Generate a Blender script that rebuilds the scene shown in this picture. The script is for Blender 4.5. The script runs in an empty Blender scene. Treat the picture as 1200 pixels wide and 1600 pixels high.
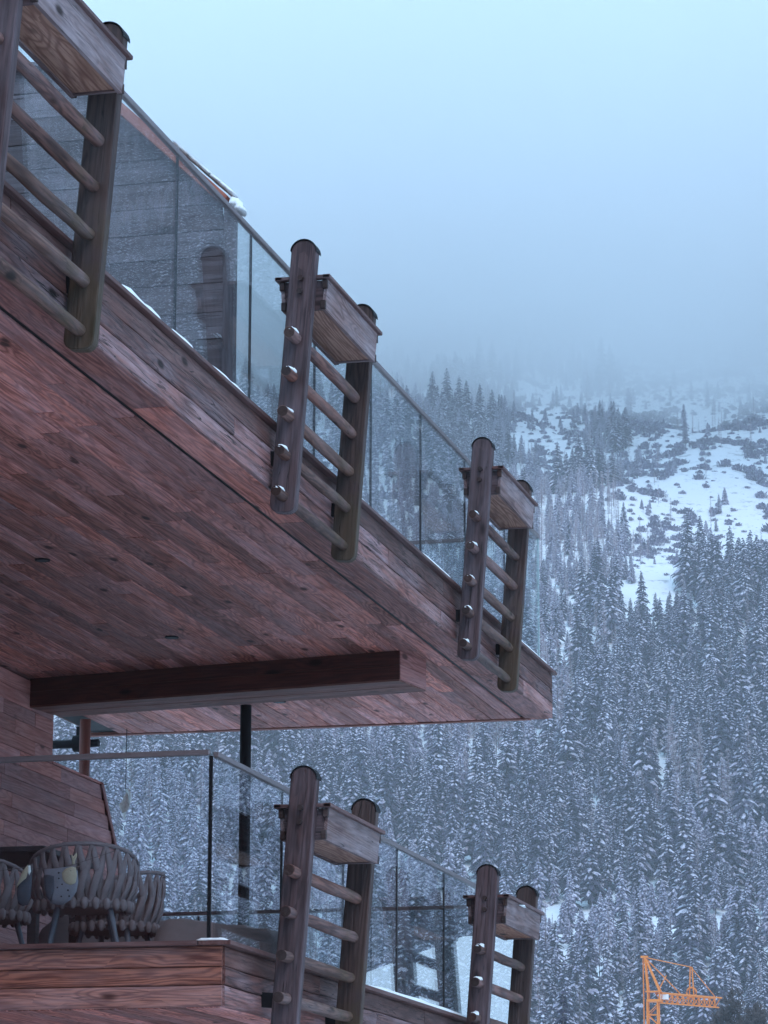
import bpy, bmesh, math, random
import numpy as np
from mathutils import Matrix, Vector, Euler, noise as mnoise

random.seed(7)
rng = np.random.default_rng(7)
sc = bpy.context.scene
COL = sc.collection
rad = math.radians
GZ = -1.6                       # ground level; the camera is held 1.6 m above it

# ------------------------------------------------------------------ camera
F_PX = 5101.25
PITCH, YAW, ROLL = rad(12.97526), rad(14.07740), rad(0.13339)
def cam_axes():
    cp, sp, cy, sy = math.cos(PITCH), math.sin(PITCH), math.cos(YAW), math.sin(YAW)
    fw = Vector((-sy*cp, cy*cp, sp)); r = Vector((cy, sy, 0)); u = r.cross(fw)
    cr, sr = math.cos(ROLL), math.sin(ROLL)
    return cr*r + sr*u, -sr*r + cr*u, fw
CR, CU, CF = cam_axes()
cam_d = bpy.data.cameras.new('camera'); cam = bpy.data.objects.new('camera', cam_d); COL.objects.link(cam)
cam.matrix_world = Matrix(((CR.x, CU.x, -CF.x, 0), (CR.y, CU.y, -CF.y, 0), (CR.z, CU.z, -CF.z, 0), (0, 0, 0, 1)))
cam_d.sensor_fit = 'VERTICAL'; cam_d.sensor_height = 36.0; cam_d.sensor_width = 27.0
cam_d.lens = F_PX/1600*36.0
cam_d.clip_start = 0.1; cam_d.clip_end = 20000
sc.camera = cam

# ------------------------------------------------------------------ sky and sun (overcast winter dusk)
SUN_EL, SUN_ROT = rad(40), rad(150)
w = bpy.data.worlds.new('World'); sc.world = w; w.use_nodes = True
nt = w.node_tree; nt.nodes.clear()
out = nt.nodes.new('ShaderNodeOutputWorld'); bg = nt.nodes.new('ShaderNodeBackground')
sky = nt.nodes.new('ShaderNodeTexSky'); sky.sky_type = 'NISHITA'; sky.sun_disc = False
sky.sun_elevation = SUN_EL; sky.sun_rotation = SUN_ROT; sky.altitude = 900
tc = nt.nodes.new('ShaderNodeTexCoord'); mp = nt.nodes.new('ShaderNodeMapping'); mp.inputs['Scale'].default_value = (2.2, 2.2, 6.5)
ns = nt.nodes.new('ShaderNodeTexNoise'); ns.inputs['Scale'].default_value = 1.7; ns.inputs['Detail'].default_value = 4; ns.inputs['Roughness'].default_value = .5
rp = nt.nodes.new('ShaderNodeValToRGB')
rp.color_ramp.elements[0].position = .38; rp.color_ramp.elements[0].color = (4.3, 7.4, 10.8, 1)
rp.color_ramp.elements[1].position = .62; rp.color_ramp.elements[1].color = (5.0, 8.5, 11.9, 1)
mx = nt.nodes.new('ShaderNodeMixRGB'); mx.inputs[0].default_value = .88
L = nt.links.new
L(tc.outputs['Generated'], mp.inputs[0]); L(mp.outputs[0], ns.inputs['Vector']); L(ns.outputs['Fac'], rp.inputs[0])
L(sky.outputs[0], mx.inputs[1]); L(rp.outputs[0], mx.inputs[2]); L(mx.outputs[0], bg.inputs[0])
bg.inputs[1].default_value = .10; L(bg.outputs[0], out.inputs[0])
sun_d = bpy.data.lights.new('sun', 'SUN'); sun_d.energy = .8; sun_d.angle = rad(25); sun_d.color = (1, .82, .78)
sun = bpy.data.objects.new('sun', sun_d); COL.objects.link(sun)
sd = Vector((math.sin(SUN_ROT)*math.cos(SUN_EL), math.cos(SUN_ROT)*math.cos(SUN_EL), math.sin(SUN_EL)))
sun.rotation_euler = sd.to_track_quat('Z', 'Y').to_euler()
sc.view_settings.view_transform = 'Standard'; sc.view_settings.look = 'None'
sc.view_settings.exposure = 0.62; sc.view_settings.gamma = 1.0; sc.view_settings.use_curve_mapping = False
sc.cycles.max_bounces = 14; sc.cycles.volume_bounces = 9; sc.cycles.transparent_max_bounces = 32
sc.cycles.diffuse_bounces = 5; sc.cycles.glossy_bounces = 4
sc.cycles.caustics_reflective = False; sc.cycles.caustics_refractive = False

# ------------------------------------------------------------------ node helpers and materials
class N:
    def __init__(s, name):
        s.m = bpy.data.materials.new(name); s.m.use_nodes = True; s.t = s.m.node_tree; s.t.nodes.clear()
        s.out = s.new('ShaderNodeOutputMaterial')
    def new(s, t, **k):
        n = s.t.nodes.new(t)
        for a, b in k.items(): setattr(n, a, b)
        return n
    def put(s, sock, v):
        if hasattr(v, 'is_output') or isinstance(v, bpy.types.NodeSocket): s.t.links.new(v, sock)
        else: sock.default_value = v
    def math(s, op, a, b=0.0, c=0.0, clamp=False):
        n = s.new('ShaderNodeMath', operation=op, use_clamp=clamp)
        s.put(n.inputs[0], a); s.put(n.inputs[1], b)
        if op in ('MULTIPLY_ADD', 'WRAP', 'SMOOTH_MIN', 'COMPARE'): s.put(n.inputs[2], c)
        return n.outputs[0]
    def vmath(s, op, a, b):
        n = s.new('ShaderNodeVectorMath', operation=op); s.put(n.inputs[0], a); s.put(n.inputs[1], b); return n.outputs[0]
    def noise(s, vec, scale, detail=3, rough=.55, out='Fac', dist=0):
        n = s.new('ShaderNodeTexNoise'); s.put(n.inputs['Vector'], vec); n.inputs['Scale'].default_value = scale
        n.inputs['Detail'].default_value = detail; n.inputs['Roughness'].default_value = rough; n.inputs['Distortion'].default_value = dist
        return n.outputs[out]
    def smooth(s, x, lo, hi, a=0.0, b=1.0):
        n = s.new('ShaderNodeMapRange', interpolation_type='SMOOTHSTEP'); s.put(n.inputs[0], x)
        n.inputs[1].default_value = lo; n.inputs[2].default_value = hi; n.inputs[3].default_value = a; n.inputs[4].default_value = b
        return n.outputs[0]
    def mix(s, f, a, b, blend='MIX'):
        n = s.new('ShaderNodeMixRGB', blend_type=blend); s.put(n.inputs[0], f)
        for k, v in ((1, a), (2, b)):
            s.put(n.inputs[k], v if not isinstance(v, tuple) else (v[0], v[1], v[2], 1))
        return n.outputs[0]
    def comb(s, x, y, z):
        n = s.new('ShaderNodeCombineXYZ'); s.put(n.inputs[0], x); s.put(n.inputs[1], y); s.put(n.inputs[2], z); return n.outputs[0]
    def sep(s, v):
        n = s.new('ShaderNodeSeparateXYZ'); s.put(n.inputs[0], v); return n.outputs
    def bsdf(s, color, rough=.7, bump=None, bstr=.3, bdist=.01, metal=0.0, spec=.4):
        b = s.new('ShaderNodeBsdfPrincipled'); s.put(b.inputs['Base Color'], color if not isinstance(color, tuple) else (*color, 1))
        s.put(b.inputs['Roughness'], rough); b.inputs['Metallic'].default_value = metal; b.inputs['Specular IOR Level'].default_value = spec
        if bump is not None:
            n = s.new('ShaderNodeBump'); n.inputs['Strength'].default_value = bstr; n.inputs['Distance'].default_value = bdist
            s.put(n.inputs['Height'], bump); s.t.links.new(n.outputs[0], b.inputs['Normal'])
        s.t.links.new(b.outputs[0], s.out.inputs[0]); return b

def wood(name, early, late, grey=(.30, .27, .27), greyness=.3, val=(.6, 1.35), knots=.6, cracks=.5, grain=38.0, moss=None, rough=.72, bstr=.5, warm=.5):
    """old larch: grain contours, knots, checks and grey weathering; local X is the length of the piece"""
    n = N(name)
    oi = n.new('ShaderNodeObjectInfo'); r = oi.outputs['Random']
    tco = n.new('ShaderNodeTexCoord').outputs['Object']
    p = n.vmath('ADD', tco, n.comb(n.math('MULTIPLY', r, 71.3), n.math('MULTIPLY', r, 37.7), n.math('MULTIPLY', r, 53.1)))
    r2 = n.math('FRACT', n.math('MULTIPLY', r, 17.31)); r3 = n.math('FRACT', n.math('MULTIPLY', r, 91.7))
    # knots: sparse cells along the piece
    vo = n.new('ShaderNodeTexVoronoi', feature='F1'); vo.inputs['Scale'].default_value = 1.0
    n.put(vo.inputs['Vector'], n.vmath('MULTIPLY', p, (2.6, 6.5, 6.5)))
    kd = vo.outputs['Distance']; kr = n.sep(vo.outputs['Color'])[0]
    kon = n.math('LESS_THAN', kr, knots*.5)
    knot = n.math('MULTIPLY', kon, n.smooth(kd, .22, .08))
    kring = n.math('MULTIPLY', kon, n.smooth(kd, .75, .10))
    # grain: contour lines of a smooth field drawn out along the length
    base = n.noise(n.vmath('MULTIPLY', p, (.42, 7.0, 7.0)), 1.0, 1.2, .4)
    field = n.math('ADD', base, n.math('MULTIPLY', kring, .12))
    g = n.math('MULTIPLY_ADD', n.math('SINE', n.math('MULTIPLY', field, grain*2.6)), .5, .5)
    g = n.math('POWER', g, 1.8)
    fib = n.noise(n.vmath('MULTIPLY', p, (4, 75, 75)), 1.0, 4, .62)
    fib2 = n.noise(n.vmath('MULTIPLY', p, (1.6, 22, 22)), 1.0, 4, .65)
    col = n.mix(n.math('MULTIPLY', g, .78), early, late)
    col = n.mix(n.smooth(fib, .42, .70), col, late)
    blot = n.noise(n.vmath('MULTIPLY', p, (1.1, 3.5, 3.5)), 1.0, 4, .6)
    gfac = n.math('MULTIPLY', n.smooth(n.math('ADD', n.math('MULTIPLY', blot, .8), n.math('MULTIPLY', fib2, .35)), .42, .74), greyness*1.4, clamp=True)
    gcol = n.mix(n.smooth(fib2, .3, .7), tuple(c*.55 for c in grey), grey)
    col = n.mix(gfac, col, gcol)
    col = n.mix(n.math('MULTIPLY', n.smooth(r3, .55, 1), warm), col, n.mix(1.0, col, (1.45, .95, .62), 'MULTIPLY'))
    col = n.mix(knot, col, tuple(c*.35 for c in late))
    ck = n.noise(n.vmath('MULTIPLY', p, (1.1, 30, 30)), 1.0, 2, .5, dist=.4)
    crack = n.math('MULTIPLY', n.smooth(n.math('ABSOLUTE', n.math('SUBTRACT', ck, .5)), .016, .003), n.math('MULTIPLY', n.smooth(blot, .46, .62), cracks), clamp=True)
    col = n.mix(crack, col, (.012, .008, .008))
    v = n.math('MULTIPLY_ADD', r2, val[1]-val[0], val[0])
    v = n.math('MULTIPLY', v, n.math('MULTIPLY_ADD', blot, .9, .55))
    col = n.mix(1.0, col, n.comb(v, v, v), 'MULTIPLY')
    if moss is not None:
        mz = n.noise(n.vmath('MULTIPLY', tco, (5, 5, 5)), 1.0, 4, .6)
        mf = n.math('MULTIPLY', n.smooth(n.math('MULTIPLY_ADD', n.sep(tco)[0], moss[0], mz), moss[1], moss[1]+.35), moss[2])
        col = n.mix(mf, col, (.075, .052, .022))
    h = n.math('ADD', n.math('MULTIPLY', g, -.35), n.math('ADD', n.math('MULTIPLY', fib, .7), n.math('MULTIPLY', crack, -2.5)))
    h = n.math('ADD', h, n.math('MULTIPLY', fib2, .8))
    n.bsdf(col, n.math('MULTIPLY_ADD', fib, .25, rough-.1), h, bstr, .006, spec=.3)
    return n.m

M = {}
M['soffit'] = wood('old_larch_soffit', (.58, .215, .170), (.19, .052, .041), (.46, .28, .295), .38, (.56, 1.35), .75, .4, 34, bstr=.45, warm=.25)
M['fascia'] = wood('hewn_beam', (.27, .108, .090), (.070, .024, .022), (.32, .225, .245), .52, (.6, 1.25), .5, .95, 30, bstr=1.0, warm=.3)
M['fascia_dark'] = wood('dark_fascia_board', (.135, .052, .042), (.060, .020, .017), (.24, .17, .17), .25, (.7, 1.2), .5, .8, 30, bstr=.7, warm=.3)
M['front'] = wood('front_larch', (.40, .160, .110), (.105, .030, .024), (.31, .215, .225), .34, (.7, 1.2), .8, .35, 40, bstr=.4, warm=.35)
M['wall'] = wood('wall_larch', (.43, .180, .160), (.25, .085, .075), (.36, .235, .25), .35, (.72, 1.2), .75, .35, 26, bstr=.3, warm=.3)
M['beam'] = wood('beam_larch', (.30, .115, .085), (.14, .046, .036), (.26, .16, .16), .3, (.7, 1.2), .5, .3, 30)
M['shaded'] = wood('shaded_beam_face', (.085, .022, .016), (.045, .011, .009), (.09, .04, .035), .2, (.85, 1.15), .4, .4, 30, bstr=.3, warm=0)  # shade of the beam's near face, put into the wood colour
M['gable'] = wood('grey_gable_boards', (.12, .090, .096), (.06, .043, .047), (.18, .155, .175), .8, (.8, 1.15), .5, .8, 22, bstr=.5, warm=0)
M['verge'] = wood('verge_board', (.42, .150, .105), (.30, .10, .075), (.3, .2, .2), .1, (.95, 1.05), .2, .1, 18, warm=.2)
M['stile'] = wood('ladder_stile', (.108, .058, .059), (.028, .014, .016), (.155, .112, .125), .58, (.85, 1.1), .45, .8, 26, bstr=.6, warm=.0)
M['stile_mossy'] = wood('ladder_stile_mossy', (.085, .048, .042), (.036, .019, .018), (.10, .08, .08), .3, (.85, 1.1), .45, .7, 26, moss=(-.55, .10, .45), bstr=.6, warm=0)
M['rung'] = wood('ladder_rung', (.20, .088, .070), (.045, .016, .014), (.20, .145, .15), .40, (.7, 1.2), .9, .6, 24, moss=(.30, .70, .45), bstr=.4, warm=.3)
M['rung_mossy'] = wood('ladder_rung_mossy', (.18, .085, .064), (.055, .022, .017), (.19, .14, .14), .4, (.7, 1.2), .9, .6, 24, moss=(.34, .70, .5), bstr=.4, warm=.2)
M['box'] = wood('planter_grey', (.24, .145, .135), (.090, .046, .046), (.30, .24, .255), .6, (.85, 1.15), .4, .7, 36, bstr=.6, warm=.0)
M['boxin'] = wood('planter_underside', (.40, .225, .165), (.16, .066, .047), (.3, .22, .22), .15, (.9, 1.1), .4, .25, 36, bstr=.3, warm=.4)
M['dark'] = wood('dark_end_grain', (.035, .018, .016), (.028, .012, .011), (.08, .06, .06), .3, (.8, 1.2), .1, .8, 20)
M['cap'] = wood('cap_board', (.125, .055, .050), (.080, .030, .028), (.17, .12, .125), .4, (.9, 1.1), .2, .4, 24, rough=.55, warm=.2)

def plain(name, col, rough=.6, metal=0.0, var=.25, scale=14, bstr=.15, spec=.4):
    n = N(name); tco = n.new('ShaderNodeTexCoord').outputs['Object']
    a = n.noise(tco, scale, 5, .6); b = n.noise(tco, scale*7, 3, .6)
    v = n.math('MULTIPLY_ADD', n.math('ADD', n.math('MULTIPLY', a, .7), n.math('MULTIPLY', b, .3)), 2*var, 1-var)
    n.bsdf(n.mix(1.0, col, n.comb(v, v, v), 'MULTIPLY'), n.math('MULTIPLY_ADD', a, .2, rough-.1), b, bstr, .004, metal, spec)
    return n.m
M['steel'] = plain('rail_steel', (.20, .165, .17), .42, .5)
M['black'] = plain('black_metal', (.010, .009, .011), .6, .0, spec=.12)
M['seal'] = plain('glass_seal', (.02, .024, .03), .6)
M['sealedge'] = plain('glass_edge', (.45, .6, .62), .3)
M['rustpost'] = plain('rust_brown_post', (.13, .030, .018), .6)
M['rope'] = plain('charcoal_rope', (.19, .145, .152), .85, var=.3, scale=30, bstr=.5)
M['leg'] = plain('grey_chair_leg', (.10, .10, .125), .45)
M['cover'] = plain('grey_cover', (.17, .135, .14), .9, var=.2, scale=5)
M['table'] = plain('charcoal_table', (.03, .022, .026), .7)
M['blue'] = plain('blue_cloth', (.19, .185, .22), .95, var=.3, scale=25)
M['cream'] = plain('cream_cloth', (.42, .35, .26), .95, var=.3, scale=25)
M['teal'] = plain('slate_cloth', (.055, .060, .080), .95, var=.4, scale=18)
M['brown'] = plain('brown_cloth', (.13, .10, .10), .95, var=.5, scale=60)
M['feather'] = plain('pale_feather', (.46, .38, .35), .95, var=.5, scale=50)
M['white'] = plain('white_cloth', (.78, .76, .74), .95)
M['yellow'] = plain('crane_yellow', (.76, .22, .025), .55, var=.2)
M['stem'] = plain('twig_bark', (.10, .078, .075), .9, var=.4)
M['deck'] = plain('deck_core', (.16, .08, .06), .9)

def snow_mat(name='snow', col=(.86, .88, .90)):
    n = N(name); tco = n.new('ShaderNodeTexCoord').outputs['Object']
    a = n.noise(tco, 30, 4, .6)
    b = n.bsdf(col, .85, a, .25, .01, spec=.2); return n.m
M['snow'] = snow_mat()

def glass_mat():
    n = N('glass')
    ge = n.new('ShaderNodeNewGeometry')
    d = n.new('ShaderNodeVectorMath', operation='DOT_PRODUCT'); n.put(d.inputs[0], ge.outputs['Incoming']); n.put(d.inputs[1], ge.outputs['Normal'])
    c = n.math('ABSOLUTE', d.outputs['Value']); k = n.math('POWER', n.math('SUBTRACT', 1.0, c, clamp=True), 5.0)
    fr = n.math('MULTIPLY_ADD', k, .96, .04)
    tr = n.new('ShaderNodeBsdfTransparent'); tr.inputs[0].default_value = (.93, .965, .975, 1)
    gl = n.new('ShaderNodeBsdfGlossy'); gl.inputs['Roughness'].default_value = .0; gl.inputs['Color'].default_value = (1, 1, 1, 1)
    m = n.new('ShaderNodeMixShader'); n.put(m.inputs[0], fr); n.t.links.new(tr.outputs[0], m.inputs[1]); n.t.links.new(gl.outputs[0], m.inputs[2])
    n.t.links.new(m.outputs[0], n.out.inputs[0]); return n.m
M['glass'] = glass_mat()

# ------------------------------------------------------------------ mesh helpers
class MB:
    """collects faces; build() links them as ONE mesh object"""
    def __init__(s): s.v = []; s.f = []; s.mi = []; s.sm = []
    def add(s, vs, fs, mi=0, smooth=False):
        o = len(s.v); s.v += [tuple(q) for q in vs]
        for q in fs: s.f.append(tuple(i+o for i in q)); s.mi.append(mi); s.sm.append(smooth)
        return s
    def box(s, c, d, b=0.0, mi=0, mat=None):
        bm = bmesh.new(); bmesh.ops.create_cube(bm, size=1)
        for v in bm.verts: v.co = Vector((v.co.x*d[0], v.co.y*d[1], v.co.z*d[2]))
        if b: bmesh.ops.bevel(bm, geom=list(bm.edges), offset=min(b, min(d)*.4), segments=1, affect='EDGES')
        bm.verts.index_update(); T = (mat or Matrix.Identity(4))
        vs = [T @ (v.co + Vector(c)) if mat is None else T @ v.co + Vector(c) for v in bm.verts]
        s.add(vs, [[v.index for v in f.verts] for f in bm.faces], mi); bm.free(); return s
    def tube(s, pts, r, n=8, mi=0, cap=True, smooth=True, flat=None):
        pts = [Vector(p) for p in pts]; rs = r if hasattr(r, '__len__') else [r]*len(pts); vs = []; fs = []
        up0 = Vector((0, 0, 1))
        for i, p in enumerate(pts):
            d = (pts[min(i+1, len(pts)-1)]-pts[max(i-1, 0)]).normalized()
            if flat is not None: a = Vector(flat); a = (a-d*a.dot(d)).normalized()
            else:
                a = up0 if abs(d.z) < .95 else Vector((1, 0, 0)); a = (a-d*a.dot(d)).normalized()
            b = d.cross(a); q = rs[i]; q = q if hasattr(q, '__len__') else (q, q)
            for k in range(n):
                t = 2*math.pi*k/n; vs.append(p + a*math.cos(t)*q[0] + b*math.sin(t)*q[1])
        for i in range(len(pts)-1):
            for k in range(n): fs.append((i*n+k, i*n+(k+1) % n, (i+1)*n+(k+1) % n, (i+1)*n+k))
        o = s.add(vs, fs, mi, smooth)
        if cap: s.add(vs[:n], [tuple(range(n))[::-1]], mi); s.add(vs[-n:], [tuple(range(n))], mi)
        return s
    def prism(s, pts, axis_from, axis_to, mi=0, b=0.0):
        """outline in XZ extruded along Y"""
        bm = bmesh.new(); A = [bm.verts.new((x, axis_from, z)) for x, z in pts]; B = [bm.verts.new((x, axis_to, z)) for x, z in pts]; k = len(pts)
        bm.faces.new(A); bm.faces.new(B[::-1])
        for i in range(k): bm.faces.new((A[(i+1) % k], A[i], B[i], B[(i+1) % k]))
        bmesh.ops.recalc_face_normals(bm, faces=bm.faces)
        if b:
            ed = [e for e in bm.edges if abs(e.verts[0].co.y-e.verts[1].co.y) < 1e-6]
            bmesh.ops.bevel(bm, geom=ed, offset=b, segments=1, affect='EDGES')
        bm.verts.index_update(); s.add([v.co for v in bm.verts], [[v.index for v in f.verts] for f in bm.faces], mi); bm.free(); return s
    def dome(s, c, rx, ry, rz, n=10, m=4, jit=.15, mi=0):
        """lump with flat underside"""
        vs = []; fs = []
        for j in range(m):
            t = j/m*math.pi/2
            for k in range(n):
                q = 2*math.pi*k/n; g = 1+random.uniform(-jit, jit)
                vs.append((c[0]+rx*math.cos(t)*math.cos(q)*g, c[1]+ry*math.cos(t)*math.sin(q)*g, c[2]+rz*math.sin(t)*g))
        vs.append((c[0], c[1], c[2]+rz)); top = len(vs)-1
        for j in range(m-1):
            for k in range(n): fs.append((j*n+k, j*n+(k+1) % n, (j+1)*n+(k+1) % n, (j+1)*n+k))
        for k in range(n): fs.append(((m-1)*n+k, (m-1)*n+(k+1) % n, top))
        fs.append(tuple(range(n))[::-1]); return s.add(vs, fs, mi, True)
    def mesh(s, name, mats):
        me = bpy.data.meshes.new(name); me.from_pydata(s.v, [], s.f)
        for m in (mats if isinstance(mats, (list, tuple)) else [mats]): me.materials.append(m)
        me.polygons.foreach_set('material_index', s.mi); me.polygons.foreach_set('use_smooth', s.sm); me.update(); return me
    def build(s, name, mats, parent=None, **k):
        return link(name, s.mesh(name, mats), parent, **k)

def link(name, data, parent=None, loc=None, rot=None, mw=None):
    o = bpy.data.objects.new(name, data); COL.objects.link(o)
    if parent is not None: o.parent = parent
    if mw is not None: o.matrix_local = mw
    if loc is not None: o.location = loc
    if rot is not None: o.rotation_euler = rot
    return o
def tag(o, label, cat, group=None, kind=None):
    o['label'] = label; o['category'] = cat
    if group: o['group'] = group
    if kind: o['kind'] = kind
    return o
def thing(name, label, cat, loc=(0, 0, 0), rot=(0, 0, 0), group=None):
    return tag(link(name, None, loc=loc, rot=rot), label, cat, group)
def copy_tree(o, parent=None):
    c = o.copy(); COL.objects.link(c)
    if parent is not None: c.parent = parent
    for ch in list(o.children): copy_tree(ch, c)
    return c

def board(name, parent, c, length, width, thick, along, normal, mat, bev=.003, rough=0.0, seed=None, seg=0):
    """one board: local X = length, local Y = width, local Z = thickness (outward)"""
    X = Vector(along).normalized(); Z = Vector(normal).normalized(); Y = Z.cross(X)
    mw = Matrix(((X.x, Y.x, Z.x, c[0]), (X.y, Y.y, Z.y, c[1]), (X.z, Y.z, Z.z, c[2]), (0, 0, 0, 1)))
    if not seg:
        return MB().box((0, 0, 0), (length, width, thick), bev).build(name, mat, parent, mw=mw)
    sd_ = random.uniform(0, 100); mb = MB(); vs = []; fs = []
    prof = [(-.5, -.5, 0), (-.5, .5, -bev), (-.5+bev/width, .5, 0), (-.17, .5, .3), (.17, .5, .3), (.5-bev/width, .5, 0), (.5, .5, -bev), (.5, -.5, 0)]
    for i in range(seg+1):
        x = -length/2 + length*i/seg
        e0 = mnoise.noise((x*1.7+sd_, 1, 0))*rough; e1 = mnoise.noise((x*1.7+sd_, 7, 0))*rough
        for k, (py, pz, e) in enumerate(prof):
            y = py*width + (e0 if py < 0 else e1)*(1 if abs(py) > .4 else .3)
            z = pz*thick + (e if e < 0 else 0) + (mnoise.noise((x*3+sd_, py*4, 3))*rough*.7 if pz > 0 else 0)
            vs.append((x, y, z))
    k = len(prof)
    for i in range(seg):
        for j in range(k): fs.append((i*k+j, i*k+(j+1) % k, (i+1)*k+(j+1) % k, (i+1)*k+j))
    fs.append(tuple(range(k))); fs.append(tuple(range(seg*k, seg*k+k))[::-1])
    mb.add(vs, [q[::-1] for q in fs]); return mb.build(name, mat, parent, mw=mw)

# ------------------------------------------------------------------ terrain
HD = Vector((-math.sin(YAW), math.cos(YAW))); RD = Vector((HD.y, -HD.x))
def prof(u):
    return GZ + np.where(u < 430, 0, np.where(u < 700, .34*(u-430), np.where(u < 1900, 91.8+.42*(u-700), 595.8+.12*(u-1900))))
def vnoise(u, v, s, seed):
    """cheap smooth value noise on arrays"""
    x = u/s; y = v/s; x0 = np.floor(x).astype(int); y0 = np.floor(y).astype(int); fx = x-x0; fy = y-y0
    fx = fx*fx*(3-2*fx); fy = fy*fy*(3-2*fy)
    def h(a, b): return np.modf(np.abs(np.sin(a*127.1+b*311.7+seed*74.7)*43758.5453))[0]
    return (h(x0, y0)*(1-fx)+h(x0+1, y0)*fx)*(1-fy)+(h(x0, y0+1)*(1-fx)+h(x0+1, y0+1)*fx)*fy
def height(u, v):
    u = np.asarray(u, float); v = np.asarray(v, float)
    k = np.clip((u-470)/400, 0, 1)
    m_ = np.clip((v-200)/330, 0, 1); m_ = 1+.62*m_*m_*(3-2*m_)
    return GZ+(prof(u)-GZ)*m_ + k*((vnoise(u*.35, v, 62, 1)-.5)*13 + (vnoise(u*.6, v, 25, 2)-.5)*(4+6*np.clip((u-900)/200, 0, 1)) + (vnoise(u, v, 11, 3)-.5)*1.6)
def uv2xy(u, v): return HD.x*u+RD.x*v, HD.y*u+RD.y*v

def snow_ground_mat(name, rocky):
    n = N(name); tco = n.new('ShaderNodeTexCoord').outputs['Object']
    a = n.noise(tco, .16, 6, .68); b = n.noise(tco, .9, 4, .6)
    f = n.math('MULTIPLY', n.smooth(n.math('ADD', n.math('MULTIPLY', a, .75), n.math('MULTIPLY', b, .25)), .55, .62), rocky)
    n.bsdf(n.mix(f, (.84, .86, .89), (.12, .11, .115)), .9, b, .4, .3, spec=.2); return n.m
def grid(name, us, vs_, mat, hf):
    U, V = np.meshgrid(us, vs_, indexing='ij'); Z = hf(U, V); X, Y = uv2xy(U, V)
    me = bpy.data.meshes.new(name); nu, nv = U.shape
    idx = np.arange(nu*nv).reshape(nu, nv)
    q = np.stack([idx[:-1, :-1], idx[:-1, 1:], idx[1:, 1:], idx[1:, :-1]], -1).reshape(-1, 4)[:, ::-1]
    me.from_pydata(np.stack([X, Y, Z], -1).reshape(-1, 3).tolist(), [], q.tolist()); me.materials.append(mat)
    me.polygons.foreach_set('use_smooth', [True]*len(q)); me.update()
    o = link(name, me); o['kind'] = 'structure'; return o
mountain = grid('mountain', np.concatenate([np.arange(428, 1500, 9), np.arange(1500, 2400, 40)]), np.arange(-700, 1801, 14), snow_ground_mat('mountain_snow', .55), height)
tag(mountain, 'snow covered mountainside rising into cloud behind the balconies', 'mountain', kind='structure')
fm = N('forecourt'); t_ = fm.new('ShaderNodeTexCoord').outputs['Object']
fa = fm.noise(t_, .12, 5, .6); fb = fm.noise(t_, 2.0, 5, .6)
fm.bsdf(fm.mix(fm.smooth(fm.math('MULTIPLY_ADD', fb, .3, fa), .66, .80), (.84, .85, .87), (.25, .23, .22)), .9, fb, .3, .05)
ground = grid('ground', np.array([-3000., -600, -150, -40, 0, 60, 150, 300, 440]), np.array([-6000., -1500, -400, -80, 0, 80, 400, 1500, 6000]), fm.m, lambda u, v: u*0+GZ-.02)
tag(ground, 'valley ground with trodden snow below the balconies', 'ground', kind='structure')

# ------------------------------------------------------------------ conifers
def bark_mat():
    return M['stem']
def needle_mat(name, c1, c2, frost=.25):
    n = N(name); oi = n.new('ShaderNodeObjectInfo').outputs['Random']; p = n.new('ShaderNodeTexCoord').outputs['Object']
    a = n.noise(p, 1.3, 3, .6); fz = n.noise(p, 2.6, 3, .6)
    v = n.math('MULTIPLY', n.math('MULTIPLY_ADD', oi, .7, .65), n.math('MULTIPLY_ADD', a, .9, .55))
    c = n.mix(1.0, n.mix(a, c1, c2), n.comb(v, v, v), 'MULTIPLY')
    fr = n.math('MULTIPLY', n.smooth(fz, .44, .66), frost)
    n.bsdf(n.mix(fr, c, (.54, .50, .63)), .9, spec=.2); return n.m
M['needles'] = needle_mat('spruce_needles', (.028, .024, .042), (.052, .045, .074), .14)
M['needles_frosty'] = needle_mat('frosted_needles', (.088, .074, .118), (.155, .130, .19), .62)
M['twigs'] = needle_mat('larch_twigs', (.26, .165, .195), (.38, .26, .30))
M['frost'] = snow_mat('frost', (.62, .62, .66))
def bough_snow_mat():
    n = N('bough_snow'); p = n.new('ShaderNodeTexCoord').outputs['Object']; oi = n.new('ShaderNodeObjectInfo').outputs['Random']
    a = n.noise(p, 1.8, 4, .65)
    n.bsdf(n.mix(n.smooth(n.math('MULTIPLY_ADD', oi, .2, a), .45, .72), (.36, .33, .43), (.70, .68, .77)), .9, a, .3, .1, spec=.2); return n.m
M['bough_snow'] = bough_snow_mat()
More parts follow.
